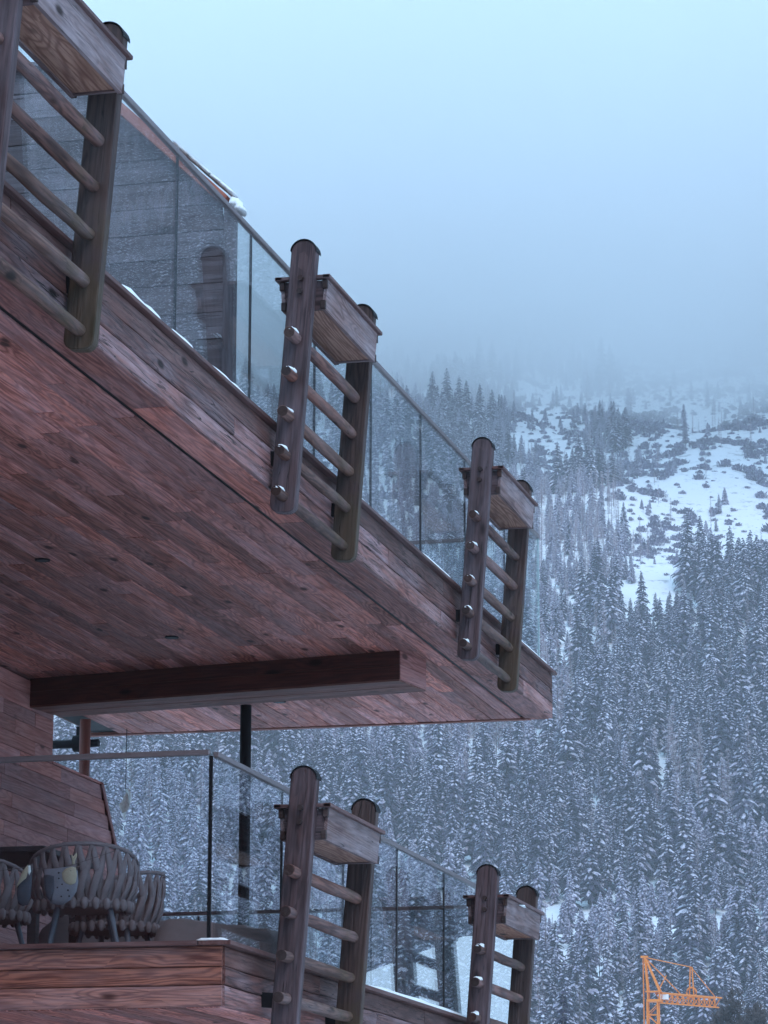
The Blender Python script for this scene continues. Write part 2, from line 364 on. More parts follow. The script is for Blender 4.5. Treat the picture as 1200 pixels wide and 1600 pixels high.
def bough(mb, base, ang, ln, wd, droop, snow, rg):
    """a drooping fan of needles with a pad of snow lying on it"""
    d = Vector((math.cos(ang), math.sin(ang), 0)); s = Vector((-d.y, d.x, 0)); vs = []
    P = [(0, .25), (.35, .85), (.7, 1.0), (1.0, .25)]
    jag = rg.uniform(.75, 1.25)
    for t, wv in P:
        c = Vector(base) + d*(ln*t) + Vector((0, 0, .10*ln*math.sin(t*2.2) - droop*ln*t*t))
        hang = .10+.16*ln*wv
        vs += [c - s*wd*wv*jag - Vector((0, 0, hang*rg.uniform(.5, 1.3))), c, c + s*wd*wv/jag - Vector((0, 0, hang*rg.uniform(.5, 1.3)))]
    fs = []
    for i in range(3):
        a = i*3; fs += [(a, a+1, a+4, a+3), (a+1, a+2, a+5, a+4)]
    mb.add(vs, fs, 0)
    # needle fringe hanging below the bough
    for i in range(1, 4):
        c = vs[i*3+1]; q = .16*ln+.12
        mb.add([c - s*wd*.5, c + s*wd*.5, c + d*.1 + s*wd*.2*rg.uniform(-1, 1) - Vector((0, 0, q*rg.uniform(1.0, 2.0)))], [(0, 1, 2)], 0)
    if rg.random() < snow:
        t0 = rg.uniform(.08, .35); t1 = rg.uniform(.75, 1.02); sv = []; wv0 = wd*rg.uniform(.45, .95); th = (.07+.05*ln)*rg.uniform(.7, 1.5)
        for i in range(4):
            t = t0+(t1-t0)*i/3; c = Vector(base) + d*(ln*t) + Vector((0, 0, .10*ln*math.sin(t*2.2) - droop*ln*t*t + .03))
            k = (.35, 1, .9, .3)[i]
            sv += [c - s*wv0*k - Vector((0, 0, .06+.07*ln)), c + Vector((0, 0, th*k)) + s*wv0*.2*rg.uniform(-1, 1), c + s*wv0*k - Vector((0, 0, .06+.07*ln))]
        ff = []
        for i in range(3):
            a = i*3; ff += [(a, a+1, a+4, a+3), (a+1, a+2, a+5, a+4)]
        ff.append((9, 10, 11)); ff.append((2, 1, 0))
        mb.add(sv, ff, 1)
def spruce(seed, h, rmax, snow, lean=.0, gap=.12, low=.08):
    rg = random.Random(seed); cr = MB(); tr = MB()
    tr.tube([(0, 0, -1.0), (0, 0, h*.4), (lean, 0, h*.97)], [.02*h*.75, .012*h, .03], 6, smooth=False)
    z = h*low; 
    while z < h*.985:
        f = 1-z/h; r = rmax*(f**.75)*rg.uniform(.82, 1.12)+.10
        nb = max(4, int(5+3.5*f)); a0 = rg.uniform(0, 6.28)
        for k in range(nb):
            if rg.random() < gap: continue
            bough(cr, (lean*z/h, 0, z+rg.uniform(-.2, .2)), a0+6.283*k/nb+rg.uniform(-.25, .25), r*rg.uniform(.65, 1.2), .16+.17*r, .30+.25*f+rg.uniform(-.1, .12), snow, rg)
        z += (.30+.52*f)*h/14*rg.uniform(.85, 1.15)
    return cr, tr
def larch(seed, h, dead=False):
    """bare frosted larch: pale stem, thin level twigs"""
    rg = random.Random(seed); cr = MB(); tr = MB()
    tr.tube([(0, 0, -1), (.05, .03, h*.5), (rg.uniform(-.3, .3), 0, h)], [.13, .09, .02], 5, smooth=False)
    z = h*(.35 if dead else .22)
    while z < h*.99:
        f = 1-z/h; r = (.35+2.3*f**.8)*(.6 if dead else 1)
        for k in range(rg.choice((3, 4, 5))):
            a = rg.uniform(0, 6.28); ln = r*rg.uniform(.4, 1.1); d = Vector((math.cos(a), math.sin(a), 0)); b = Vector((0, 0, z+rg.uniform(-.2, .2)))
            e = b+d*ln+Vector((0, 0, ln*rg.uniform(-.25, .22))); u = Vector((0, 0, 1))
            cr.add([b-u*.035, b+u*.035, e], [(0, 1, 2)], 0)
            for q in range(5 if not dead else 2):
                t = rg.uniform(.25, 1); c = b.lerp(e, t); s = Vector((-d.y, d.x, 0))*rg.choice((-1, 1)); e2 = c+s*ln*.38*rg.uniform(.4, 1)+Vector((0, 0, rg.uniform(-.35, .15)))+d*.2
                cr.add([c-u*.025, c+u*.03, e2], [(0, 1, 2)], 1 if rg.random() < .55 else 0)
                e3 = c+Vector((rg.uniform(-.2, .2), rg.uniform(-.2, .2), -rg.uniform(.2, .5)))
                cr.add([c-s*.03, c+s*.03, e3], [(0, 1, 2)], 1 if rg.random() < .4 else 0)
        z += .30+.012*h
    return cr, tr
def pine_bush(seed):
    """low mountain pine: a mound of dark tufts, snow on some"""
    rg = random.Random(seed); cr = MB()
    for i in range(150):
        a = rg.uniform(0, 6.28); q = math.sqrt(rg.random())*1.6; lobe = 1+.3*math.sin(3*a+seed)
        zt = 1.5*math.sqrt(max(0, 1-(q/1.75)**2))*rg.uniform(-.25, 1.0); q *= lobe
        d = Vector((math.cos(a), math.sin(a), 0)); c = Vector((q*d.x, q*d.y, zt)); e = c+(d*rg.uniform(.2, .5)+Vector((0, 0, rg.uniform(.15, .5)))); s_ = Vector((-d.y, d.x, 0))*rg.uniform(.18, .34)
        lo_ = c-Vector((0, 0, rg.uniform(.3, .6)))
        cr.add([lo_, c-s_, c+s_, e], [(0, 2, 1), (1, 2, 3)], 0)
        if rg.random() < .42:
            u_ = Vector((0, 0, .10)); cr.add([c-s_*.9+u_*.2, c+s_*.9+u_*.2, e+u_*.5, c.lerp(e, .4)+u_*1.7], [(0, 1, 3), (1, 2, 3), (2, 0, 3)], 1)
    return cr
SP = [spruce(1, 18, 3.7, .62), spruce(2, 15, 3.1, .80, gap=.14), spruce(3, 21, 4.1, .48, low=.16), spruce(4, 9, 2.4, .92, gap=.08), spruce(5, 7, 2.0, .95, gap=.06), spruce(6, 16, 3.8, .52, gap=.22, lean=.4), spruce(7, 13, 2.5, .75, gap=.22, lean=-.3, low=.18)]
LA = [larch(11, 18), larch(12, 15), larch(13, 17, True)]
PB = [pine_bush(21), pine_bush(22)]
NM = [M['needles'], M['bough_snow']]; NF = [M['needles_frosty'], M['bough_snow']]; TM = [NM, NF, NM, NF, NF, NM, NF]; LM = [M['twigs'], M['frost']]
sp_crown = [c.mesh('crown', TM[i_]) for i_, (c, t) in enumerate(SP)]; sp_trunk = [t.mesh('trunk', M['stem']) for c, t in SP]
la_crown = [c.mesh('crown', LM) for c, t in LA]; la_trunk = [t.mesh('trunk', M['stem']) for c, t in LA]
def joined(name, c, t, mats):
    m = MB(); m.add(c.v, c.f); m.mi = list(c.mi); m.sm = list(c.sm)
    if t is not None: m.add(t.v, t.f, 2)
    return bpy.data.objects.new(name, m.mesh(name, mats+[M['stem']]))    # source of instances, not linked itself
PROTO = [joined('spruce', c, t, TM[i_]) for i_, (c, t) in enumerate(SP)]+[joined('larch', c, t, LM) for c, t in LA]+[joined('mountain_pine', c, None, NF) for c in PB]
PH = [18, 15, 21, 9, 7, 16, 13, 18, 15, 17, 1.5, 1.5]     # 0-6 spruce, 7-9 larch, 10-11 mountain pine

CLEAR = [[(898, 66), (932, 73), (962, 75), (958, 80), (970, 87), (958, 91), (925, 88), (911, 83), (901, 78), (898, 73), (892, 69)],
 [(958, 80), (970, 88), (1016, 97), (1061, 104), (1106, 105), (1143, 109), (1201, 113), (1226, 118), (1183, 119), (1132, 114), (1061, 111), (1024, 103), (1003, 97), (958, 87)],
 [(1183, 119), (1202, 133), (1143, 129), (1116, 135), (1056, 127), (1042, 118), (1080, 120), (1100, 114)],
 [(1042, 113), (1047, 126), (1016, 122), (990, 113), (1024, 111)],
 [(1258, 50), (1258, 59), (1182, 55), (1170, 48), (1206, 47)], [(1244, 25), (1272, 33), (1315, 43), (1272, 42), (1245, 36), (1238, 29)]]
def inside(poly, u, v):
    r = np.zeros(u.shape, bool); k = len(poly)
    for i in range(k):
        (u1, v1), (u2, v2) = poly[i], poly[(i+1) % k]
        c = ((v1 > v) != (v2 > v)); x = (u2-u1)*(v-v1)/(v2-v1+1e-9)+u1; r ^= c & (u < x)
    return r
# scatter: jittered rows over the slope, thinner where only the glass mirrors it
def scatter():
    U = []; V = []
    u = 500.0
    while u < 1850:
        st = 4.7 if u < 880 else 4.1
        vmin, vmax = (-.22*u-10 if u < 1560 else .24*u+20), .86*u
        v = np.arange(vmin, vmax, st); v = v + rng.uniform(-.5, .5, v.size)*st*1.1
        uu = u + rng.uniform(-.5, .5, v.size)*st*1.3
        far = v > .24*u+20; keep = ~far | (u > 1000) | (rng.random(v.size) < .85)
        U.append(uu[keep]); V.append(v[keep]); u += st*1.05
    return np.concatenate(U), np.concatenate(V)
TU, TV = scatter()
n1 = vnoise(TU*.8, TV, 34, 5); n2 = vnoise(TU, TV, 14, 6); rr = rng.random(TU.size); r2_ = rng.random(TU.size)
clear = np.zeros(TU.size, bool)
wob_u = TU+(n2-.5)*14; wob_v = TV+(vnoise(TU*.35, TV, 9, 8)-.5)*10
for p in CLEAR: clear |= inside(p, wob_u, wob_v)
near_clear = np.zeros(TU.size, bool)
for p in CLEAR[:4]:
    for du, dv in ((25, 0), (-25, 0), (0, 6), (0, -6), (45, 10), (-20, 9)): near_clear |= inside(p, TU+du, TV+dv)
near_clear &= ~clear
nb_ = vnoise(TU, TV, 30, 9)-.5; ncl = vnoise(TU*.8, TV, 13, 12)
scrub = (TU > 945+40*nb_) & (((TV > .070*TU+26*nb_) & (TV < .135*TU+20*nb_)) | (near_clear & (TU > 930)))
scrub |= (TU > 1050) & (n1 > .70) & (TV < .2*TU)
kind = np.full(TU.size, -1); scl = rng.uniform(.50, 1.10, TU.size)*(.76+.42*n1)
# dark tall spruce low on the right, frosted smaller trees to the left and higher up, a belt of young trees below
belt = (TU > 590+50*(n1-.5)) & (TU < 660+70*(n1-.5))
dark = (((TU > 650) & (TU < 845+2.0*np.clip(TV-40, -30, 90)+30*(n1-.5)) & (TV > 15+50*(n1-.5))) | (TU < 600) | (n1 < .36)) & (rr < .86)
kind[:] = np.where(dark, np.where(r2_ < .36, 0, np.where(r2_ < .70, 2, 5)), np.where(r2_ < .50, 1, np.where(r2_ < .80, 6, np.where(r2_ < .9, 3, 0))))
kind[belt] = np.where(r2_[belt] < .45, 3, np.where(r2_[belt] < .8, 4, 6))
lar = (rr < .08+.36*(n1 > .60)) & ~belt & (~scrub | (rr < .04))
frosty = (TU > 840) & (TU < 1080) & (TV > .030*TU) & (TV < .073*TU)
lar |= frosty & (rr < .60)
lar &= ~clear
low_dead = (TU < 600) & (rr < .25)
kind[lar] = np.where(r2_[lar] < .5, 7, 8); kind[low_dead] = 9
bigz = dark & (TU > 650) & (kind < 7); scl[bigz] *= 1.12
high = (TU > 850) & ~bigz; scl[high] *= .70
scl[TV > .24*TU+20] *= 1.35
foot = (TU > 845) & (TU < 905) & (TV > 66) & (TV < 97); scl[foot] *= np.where(rr[foot] < .2, .85, .60)
sc_m = scrub & (kind < 7)
kind[sc_m] = np.where(ncl[sc_m] > .52, np.where(r2_[sc_m] < .5, 10, 11), np.where(rr[sc_m] < .46, 10, np.where(rr[sc_m] < .52, 4, np.where(rr[sc_m] < .58, 6, -1))))
bush = sc_m & (kind >= 10); scl[bush] = rng.uniform(.5, 1.1, bush.sum())*(.80+.65*(ncl[bush] > .56))
kind[clear] = np.where(rr[clear] < .11, 11, np.where(rr[clear] < .114, 4, -1))
side = TV > .24*TU+20
drop = ((~scrub) & (n2 < .10) & (rr < .8) & ~side & ~bigz) | (bigz & (rr*13 % 1 < .22)); kind[drop] = -1
TZ = height(TU, TV); TX, TY = uv2xy(TU, TV)
def project(x, y, z):
    d = x*CF.x+y*CF.y+z*CF.z
    return 600+F_PX*(x*CR.x+y*CR.y+z*CR.z)/d, 800-F_PX*(x*CU.x+y*CU.y+z*CU.z)/d, d
hh = np.array(PH)[np.clip(kind, 0, 11)]*scl
px_, pyt, dd = project(TX, TY, TZ+hh)
seen = (kind >= 0) & (kind < 10) & (px_ > 4) & (px_ < 1196) & (pyt < 1592) & (pyt > 0)
blocked = (px_ < 870) & (pyt < 1120) | (px_ < 850) & (pyt < .81*px_+380) | (px_ < 185) | ((px_ < 440) & (pyt > 1440))
seen &= ~blocked
size = np.where(seen, hh/np.maximum(dd, 1), 0)
first = np.argsort(-size)[:300]; single = np.zeros(TU.size, bool); single[first] = True
for i in first:
    k = int(kind[i]); sp = k < 7
    r = thing('spruce_tree' if sp else 'larch_tree',
        ('snow dusted spruce standing among many others on the wooded slope' if sp else 'bare frosted larch standing between the snowy spruces on the slope'), 'tree',
        (TX[i], TY[i], TZ[i]-.3), (0, 0, random.uniform(0, 6.28)), 'snowy spruces low on the slope' if sp else 'bare larches low on the slope')
    r.scale = (scl[i]*random.uniform(.9, 1.1),)*2+(scl[i],)
    link('crown', sp_crown[k] if sp else la_crown[k-7], r); link('trunk', sp_trunk[k] if sp else la_trunk[k-7], r)
def forest(name, label, sel, kinds):
    ids = np.where(sel)[0]; me = bpy.data.meshes.new(name)
    me.from_pydata(np.stack([TX[ids], TY[ids], TZ[ids]-.3], -1).tolist(), [], [])
    for an, arr, ty in (('kd', kind[ids].astype(np.int32), 'INT'), ('sz', scl[ids].astype(np.float32), 'FLOAT'), ('rt', rng.uniform(0, 6.28, ids.size).astype(np.float32), 'FLOAT')):
        a = me.attributes.new(an, ty, 'POINT'); a.data.foreach_set('value', arr)
    o = link(name, me); tag(o, label, 'forest' if kinds[0] < 10 else 'shrubs', kind='stuff')
    ng = bpy.data.node_groups.new(name, 'GeometryNodeTree')
    ng.interface.new_socket('Geometry', in_out='INPUT', socket_type='NodeSocketGeometry'); ng.interface.new_socket('Geometry', in_out='OUTPUT', socket_type='NodeSocketGeometry')
    nn = ng.nodes; gi = nn.new('NodeGroupInput'); go = nn.new('NodeGroupOutput'); jn = nn.new('GeometryNodeJoinGeometry')
    def attr(a, t):
        q = nn.new('GeometryNodeInputNamedAttribute'); q.data_type = t; q.inputs['Name'].default_value = a; return q.outputs['Attribute']
    kd, sz, rt = attr('kd', 'INT'), attr('sz', 'FLOAT'), attr('rt', 'FLOAT')
    cx = nn.new('ShaderNodeCombineXYZ'); ng.links.new(rt, cx.inputs[2])
    e2r = nn.new('FunctionNodeEulerToRotation'); ng.links.new(cx.outputs[0], e2r.inputs[0])
    for k in kinds:
        oi = nn.new('GeometryNodeObjectInfo'); oi.inputs['Object'].default_value = PROTO[k]; oi.inputs['As Instance'].default_value = True
        cmp = nn.new('FunctionNodeCompare'); cmp.data_type = 'INT'; cmp.operation = 'EQUAL'
        ii = [s_ for s_ in cmp.inputs if s_.type == 'INT']; ng.links.new(kd, ii[0]); ii[1].default_value = k
        ip = nn.new('GeometryNodeInstanceOnPoints')
        ng.links.new(gi.outputs[0], ip.inputs['Points']); ng.links.new(cmp.outputs[0], ip.inputs['Selection']); ng.links.new(oi.outputs['Geometry'], ip.inputs['Instance'])
        ng.links.new(e2r.outputs[0], ip.inputs['Rotation']); ng.links.new(sz, ip.inputs['Scale']); ng.links.new(ip.outputs[0], jn.inputs[0])
    ng.links.new(jn.outputs[0], go.inputs[0])
    o.modifiers.new('scatter', 'NODES').node_group = ng; return o
forest('forest', 'dense snow dusted conifer forest covering the mountainside up to the cloud', (kind >= 0) & (kind < 10) & ~single, list(range(10)))
forest('shrubbery', 'low dark mountain pine thickets scattered over the open snow gully', kind >= 10, [10, 11])
print('trees', (kind >= 0).sum())

# ------------------------------------------------------------------ cloud on the mountain and haze in the air
def volume(name, mb, dens, color, label, cat, aniso=.0):
    n = N(name); pv = n.new('ShaderNodeVolumePrincipled'); pv.inputs['Color'].default_value = (*color, 1); pv.inputs['Density'].default_value = dens; pv.inputs['Anisotropy'].default_value = aniso
    n.t.links.new(pv.outputs[0], n.out.inputs['Volume'])
    o = mb.build(name, n.m); tag(o, label, cat, kind='stuff'); return o
cl = MB(); vs = []; fs = []; CV = np.arange(-900, 2000, 13.); ring = []
for i, v in enumerate(CV):
    q = float(vnoise(np.array([3.]), np.array([v]), 150, 31)[0]-.5)*34 + float(vnoise(np.array([9.]), np.array([v]), 60, 32)[0]-.5)*26 + float(vnoise(np.array([4.]), np.array([v]), 26, 33)[0]-.5)*16
    k_ = min(1, max(0, (v-330)/320)); k_ = k_*k_*(3-2*k_)*330
    zb = 335+q+k_; zt = 480+q*.5+k_
    for u, z in ((1330+k_*1.2, zb), (1080+k_*1.2, zb+10), (930+k_*1.2, zb+55), (980+k_*1.2, zb+95), (1150+k_*1.2, zt), (1500+k_*1.2, zt+40), (2420, 690+k_), (2420, 670+k_), (1560+k_*1.2, zb+4)):
        x, y = uv2xy(u+q, v); vs.append((x, y, z))
K = 9
for i in range(len(CV)-1):
    for j in range(K): fs.append((i*K+j, i*K+(j+1) % K, (i+1)*K+(j+1) % K, (i+1)*K+j))
fs.append(tuple(range(K))[::-1]); fs.append(tuple(range((len(CV)-1)*K, len(CV)*K)))
cl.add(vs, fs)
_b = bmesh.new(); _v = [_b.verts.new(q_) for q_ in cl.v]
for f_ in cl.f: _b.faces.new([_v[i_] for i_ in f_])
bmesh.ops.recalc_face_normals(_b, faces=_b.faces); _b.verts.index_update()
cl.f = [[v_.index for v_ in f_.verts] for f_ in _b.faces]; _b.free()
volume('cloud', cl, .0125, (.98, .997, 1.0), 'pale cloud bank hiding the top of the mountain', 'cloud')
hz = MB().box((300, 1000, 658.5), (5200, 4200, 1322.4))
hz.v = [(x, y, z-.0) for x, y, z in hz.v]
volume('haze', hz, .00021, (.93, .96, 1.0), 'thin cold haze in the valley air', 'haze')

# ------------------------------------------------------------------ upper balcony
XF = -5.32           # outer face of the hewn fascia
XG = -5.40           # plane of the glass
up = thing('balcony', 'upper timber balcony with planked underside, jutting out over the lower one', 'balcony', (-7, 20, 4.55), group='timber balconies')
def P(o, c): return Vector(c)-o.location          # world point to the local frame of an unrotated thing
# deck core
core = MB().box(P(up, (-7.42, 16.05, 4.735)), (4.08, 22.1, .31)).build('deck', M['deck'], up)
# soffit planks, run along the balcony
sof = MB().box(P(up, (-7.42, 16.05, 4.574)), (4.0, 22.0, .008)).build('soffit', M['black'], up)
PW = .129; Y0, Y1 = 5.0, 27.05; x = -5.572 - PW/2; count = 0; rest = MB()
while x > -9.2:
    y = Y0 + random.uniform(0, 1.5) - 1.0
    while y < Y1:
        ln = random.uniform(1.3, 2.9)
        a, b = max(y, Y0), min(y+ln, Y1)
        if Y1-b < .5: b = Y1
        if b-a > .05:
            c = (x+random.uniform(-.0008, .0008), (a+b)/2, 4.561-random.uniform(0, .0035))
            if b > 13.2-(-5.5-x)*1.3 and count < 290:
                board('plank', sof, P(up, c), b-a-.004, PW-random.uniform(.005, .008), .02, (0, 1, 0), (0, 0, -1), M['soffit'], .005); count += 1
            else: rest.box(P(up, c), (PW-.004, b-a-.004, .02))
        y = b if b == Y1 else y+ln
        if b == Y1: break
    x -= PW
r_ = rest.build('plank_field', M['soffit'], sof); r_['kind'] = 'stuff'
# edge strip outside the groove
y = 5.0
for ln in (5.2, 3.6, 2.6, 2.9, 3.4, 2.2, 2.3):
    b = min(y+ln, 27.12); board('edge_board', sof, P(up, (-5.439, (y+b)/2, 4.559)), b-y-.003, .200, .02, (0, 1, 0), (0, 0, -1), M['soffit'], .004)
    y = b
MB().box(P(up, (-5.556, 16.05, 4.5695)), (.040, 22.1, .012)).build('groove', M['black'], sof)
board('edge_board', sof, P(up, (-7.5, 27.09, 4.556)), 4.0, .07, .03, (1, 0, 0), (0, 0, -1), M['beam'], .004)
# fascia: dark top board and two hewn beams, in lengths
fas = MB().box(P(up, (-5.378, 16.05, 4.755)), (.03, 22.1, .38)).build('fascia', M['deck'], up)
def fascia_run(parent, o, X, ys, rows, nrm=(1, 0, 0), along=(0, 1, 0), rough=.006, mats=('fascia_dark', 'fascia', 'fascia')):
    for (z0, z1), cuts, mt, pr in zip(rows, ys, mats, (0.0, .006, .003)):
        for a, b in zip(cuts[:-1], cuts[1:]):
            m_ = (a+b)/2
            c = (X-.018+pr, m_, (z0+z1)/2) if nrm[0] else (m_, X+.018-pr, (z0+z1)/2)
            board('board', parent, P(o, c), b-a-.004, z1-z0-.004, .045, along, nrm, M[mt], .006, rough, seg=int((b-a)*9)+3)
fascia_run(fas, up, XF, ([5, 9.4, 13.9, 18.6, 23.0, 27.13], [5, 8.2, 12.6, 17.6, 21.3, 25.4, 27.13], [5, 10.6, 15.2, 19.9, 22.9, 25.9, 27.13]),
           ((4.800, 4.935), (4.683, 4.800), (4.552, 4.683)))
fascia_run(fas, up, 27.13, ([-9.4, -7.4, -5.36],)*3, ((4.800, 4.935), (4.683, 4.800), (4.552, 4.683)), (0, 1, 0), (1, 0, 0))
# sheet cap
for a, b in ((5, 11.2), (11.2, 17.3), (17.3, 23.4), (23.4, 27.2)):
    board('cap', up, P(up, (-5.38, (a+b)/2, 4.948)), b-a-.003, .2, .024, (0, 1, 0), (0, 0, 1), M['cap'], .003)
# rings of the recessed lamps, unlit
for y in (17.2, 19.985, 22.80, 25.74):
    d = MB(); d.tube([P(up, (-7.345, y, 4.541)), P(up, (-7.345, y, 4.565))], .052, 20, smooth=False)
    o = d.build('downlight', M['black'], up)
    MB().tube([P(up, (-7.345, y, 4.5395)), P(up, (-7.345, y, 4.5409))], .038, 16, smooth=False).build('lens', M['seal'], o)
# down-stand beam, laid a little askew
A = Vector((-8.985, 24.23, 0)); B = Vector((-5.825, 23.72, 0)); d = (B-A).normalized(); nrm = Vector((-d.y, d.x, 0)); Lb = (B-A).length
bm_ = MB().box(P(up, (A+B)/2+nrm*.265+Vector((0, 0, 4.44))), (Lb-.05, .48, .20), mat=Matrix.Rotation(math.atan2(d.y, d.x), 4, 'Z')).build('beam', M['deck'], up)
for zc, hh_ in ((4.495, .106), (4.384, .112)):
    board('plank', bm_, P(up, (A+B)/2+nrm*.012+Vector((0, 0, zc))), Lb, hh_, .024, d, -nrm, M['shaded'])  # near face: boards coloured dark to stand for shade
    board('plank', bm_, P(up, (A+B)/2+nrm*.518+Vector((0, 0, zc))), Lb, hh_, .024, d, nrm, M['beam'])
    board('plank', bm_, P(up, B+nrm*.265+Vector((0, 0, zc))-d*.006), .51, hh_, .024, nrm, d, M['wall'])
for k in range(4):
    board('plank', bm_, P(up, (A+B)/2+nrm*(.067+.132*k)+Vector((0, 0, 4.325+.002*(k % 2)))), Lb-.004, .129, .022, d, (0, 0, -1), M['beam'])

# ------------------------------------------------------------------ glass railings
def railing(label, joints, z0, z1, pts, axis, seals=None, edge_end=False):
    """vertical panes between joints along X or Y, dark joints, one slim top rail"""
    fx, zc = pts, (z0+z1)/2
    c = (fx, joints[0], z0) if axis == 'Y' else (joints[0], fx, z0)
    t = thing('glass_railing', label, 'railing', c, group='frameless glass railings')
    for a, b in zip(joints[:-1], joints[1:]):
        dm = (.012, b-a-.012, z1-z0) if axis == 'Y' else (b-a-.012, .012, z1-z0)
        cc = (fx, (a+b)/2, zc) if axis == 'Y' else ((a+b)/2, fx, zc)
        MB().box(P(t, cc), dm).build('pane', M['glass'], t)
    for j in joints[1:-1]:
        cc = (fx, j, zc-.005) if axis == 'Y' else (j, fx, zc-.005)
        MB().box(P(t, cc), (.0135, .0135, z1-z0-.02)).build('joint_strip', M['seal'], t)
    a, b = joints[0], joints[-1]
    cc = (fx, (a+b)/2, z1+.008) if axis == 'Y' else ((a+b)/2, fx, z1+.008)
    dm = (.034, b-a, .032) if axis == 'Y' else (b-a, .034, .032)
    MB().box(P(t, cc), dm, .004).build('top_rail', M['steel'], t)
    if edge_end:
        MB().box(P(t, (fx, b-.002, zc)), (.0125, .010, z1-z0-.004)).build('pane_edge', M['sealedge'], t)
    return t
UJ = [6.37+1.478*i for i in range(0, 14)]+[27.0]
railing('long glass railing along the edge of the upper balcony', UJ, 4.962, 6.112, XG, 'Y', edge_end=True)
MB_far = railing('short glass railing across the far end of the upper balcony', [-9.3, -8.0, -6.7, -5.44], 4.962, 6.112, 26.98, 'X')
LJ = [17.62, 19.0, 20.46, 21.92, 23.36, 24.82, 25.98]
railing('glass railing down the long side of the lower terrace', LJ, 1.770, 2.815, XG, 'Y')
railing('front glass railing before the woven chairs on the lower terrace', [-9.6, -8.2, -6.92, -5.43], 1.770, 2.825, 17.6, 'X')
railing('far glass railing behind the grey covers on the lower terrace', [-10.5, -9.3, -8.1, -6.62, -5.43], 1.770, 2.828, 26.0, 'X')
cp_ = tag(MB().box((0, 0, .52), (.018, .018, 1.04)).build('corner_strip', M['black'], None, loc=(-5.425, 17.61, 1.775)), 'black upright strip closing the corner of the glass above the lower terrace', 'corner strip')

# ------------------------------------------------------------------ lower terrace
lo = thing('balcony', 'lower timber terrace with warm brown front boards and grey side beams', 'balcony', (-7, 20, 1.4), group='timber balconies')
MB().box(P(lo, (-7.95, 21.85, 1.575)), (5.1, 8.4, .30)).build('deck', M['deck'], lo)
lf = MB().box(P(lo, (-5.378, 21.85, 1.57)), (.03, 8.4, .34)).build('fascia', M['deck'], lo)
rows = ((1.616, 1.735), (1.515, 1.616), (1.395, 1.515))
fascia_run(lf, lo, XF, ([17.56, 19.6, 22.4, 26.1], [17.56, 21.0, 24.0, 26.1], [17.56, 20.2, 23.0, 26.1]), rows)
ff_ = MB().box(P(lo, (-7.95, 17.608, 1.57)), (5.1, .03, .34)).build('fascia', M['deck'], lo)
fascia_run(ff_, lo, 17.55, ([-10.4, -7.6, -5.325],)*3, rows, (0, -1, 0), (1, 0, 0), .0015, ('front', 'front', 'front'))
board('cap', lo, P(lo, (-5.36, 21.82, 1.747)), 8.63, .19, .026, (0, 1, 0), (0, 0, 1), M['cap'], .003)
board('cap', lo, P(lo, (-7.93, 17.575, 1.7475)), 4.94, .16, .027, (1, 0, 0), (0, 0, 1), M['cap'], .003)
ls = MB().box(P(lo, (-7.95, 21.85, 1.412)), (5.1, 8.4, .008)).build('soffit', M['deck'], lo)
x = -5.572-PW/2
while x > -8.2:
    y = 17.62-random.uniform(0, 1.2)
    while y < 26:
        b = min(y+random.uniform(1.4, 2.8), 26.05); a = max(y, 17.58)
        if b-a > .05: board('plank', ls, P(lo, (x, (a+b)/2, 1.402-random.uniform(0, .003))), b-a-.004, PW-.005, .018, (0, 1, 0), (0, 0, -1), M['soffit'], .003)
        y = b
        if b >= 26.05: break
    x -= PW
board('edge_board', ls, P(lo, (-5.439, 21.82, 1.400)), 8.5, .200, .02, (0, 1, 0), (0, 0, -1), M['soffit'], .004)
MB().box(P(lo, (-5.556, 21.82, 1.4095)), (.040, 8.4, .012)).build('groove', M['black'], ls)
base = tag(MB().box((0, 0, 1.48), (3.4, 7.4, 2.96)).build('lower_storey', M['front'], None, loc=(-8.9, 22.2, GZ-.01)), 'timber lower storey set back beneath the terrace', 'building')

# ------------------------------------------------------------------ planked walls
def plank_wall(t, X0, Y_a, Y_b, Z_a, Z_b, clip, mat, pw=.118, nrm=(1, 0, 0)):
    z = Z_b
    while z > Z_a:
        zz = max(z-pw, Z_a); y = Y_a-random.uniform(0, 1)
        while y < Y_b:
            b = y+random.uniform(.6, 1.7); a2, b2 = max(y, Y_a), min(b, clip((z+zz)/2)); y = b
            if b2-a2 > .03:
                board('plank', t, P(t, (X0-.012+random.uniform(-.002, .002), (a2+b2)/2, (z+zz)/2)), b2-a2-.003, z-zz-.003, .024, (0, 1, 0), nrm, mat, .003)
        z = zz
def clip_side(z):
    if z > 3.945: return 24.79
    return 26.0+(3.945-z)*.82-.03
ws = thing('timber_wall', 'planked side wall with a cut-out corner, behind the woven chairs', 'wall', (-8.98, 21, 1.72))
MB().box(P(ws, (-9.08, 21.1, 3.13)), (.12, 7.3, 2.82)).build('core', M['deck'], ws)
q = MB(); q.prism([(24.7, 1.75), (26.8, 2.9), (26.02, 3.93), (24.7, 3.93)], 0, .11)
q.v = [P(ws, (-9.108+y, x, z)) for x, y, z in q.v]; q.build('parapet_core', M['wall'], ws)
plank_wall(ws, -8.98, 20.4, 28, 1.75, 4.53, clip_side, M['wall'])
board('edge_board', ws, P(ws, (-9.04, 25.4, 3.955)), 1.24, .14, .02, (0, 1, 0), (0, 0, 1), M['wall'])
sl = Vector((0, .82, -1)).normalized()
board('edge_board', ws, P(ws, Vector((-9.04, 26.0, 3.945))+sl*.62+Vector((0, .012, 0))), 1.25, .14, .02, sl, Vector((0, 1, .82)), M['dark'])
board('edge_board', ws, P(ws, Vector((-8.964, 25.985, 3.945))+sl*.62), 1.25, .045, .014, sl, (1, 0, 0), M['wall'])
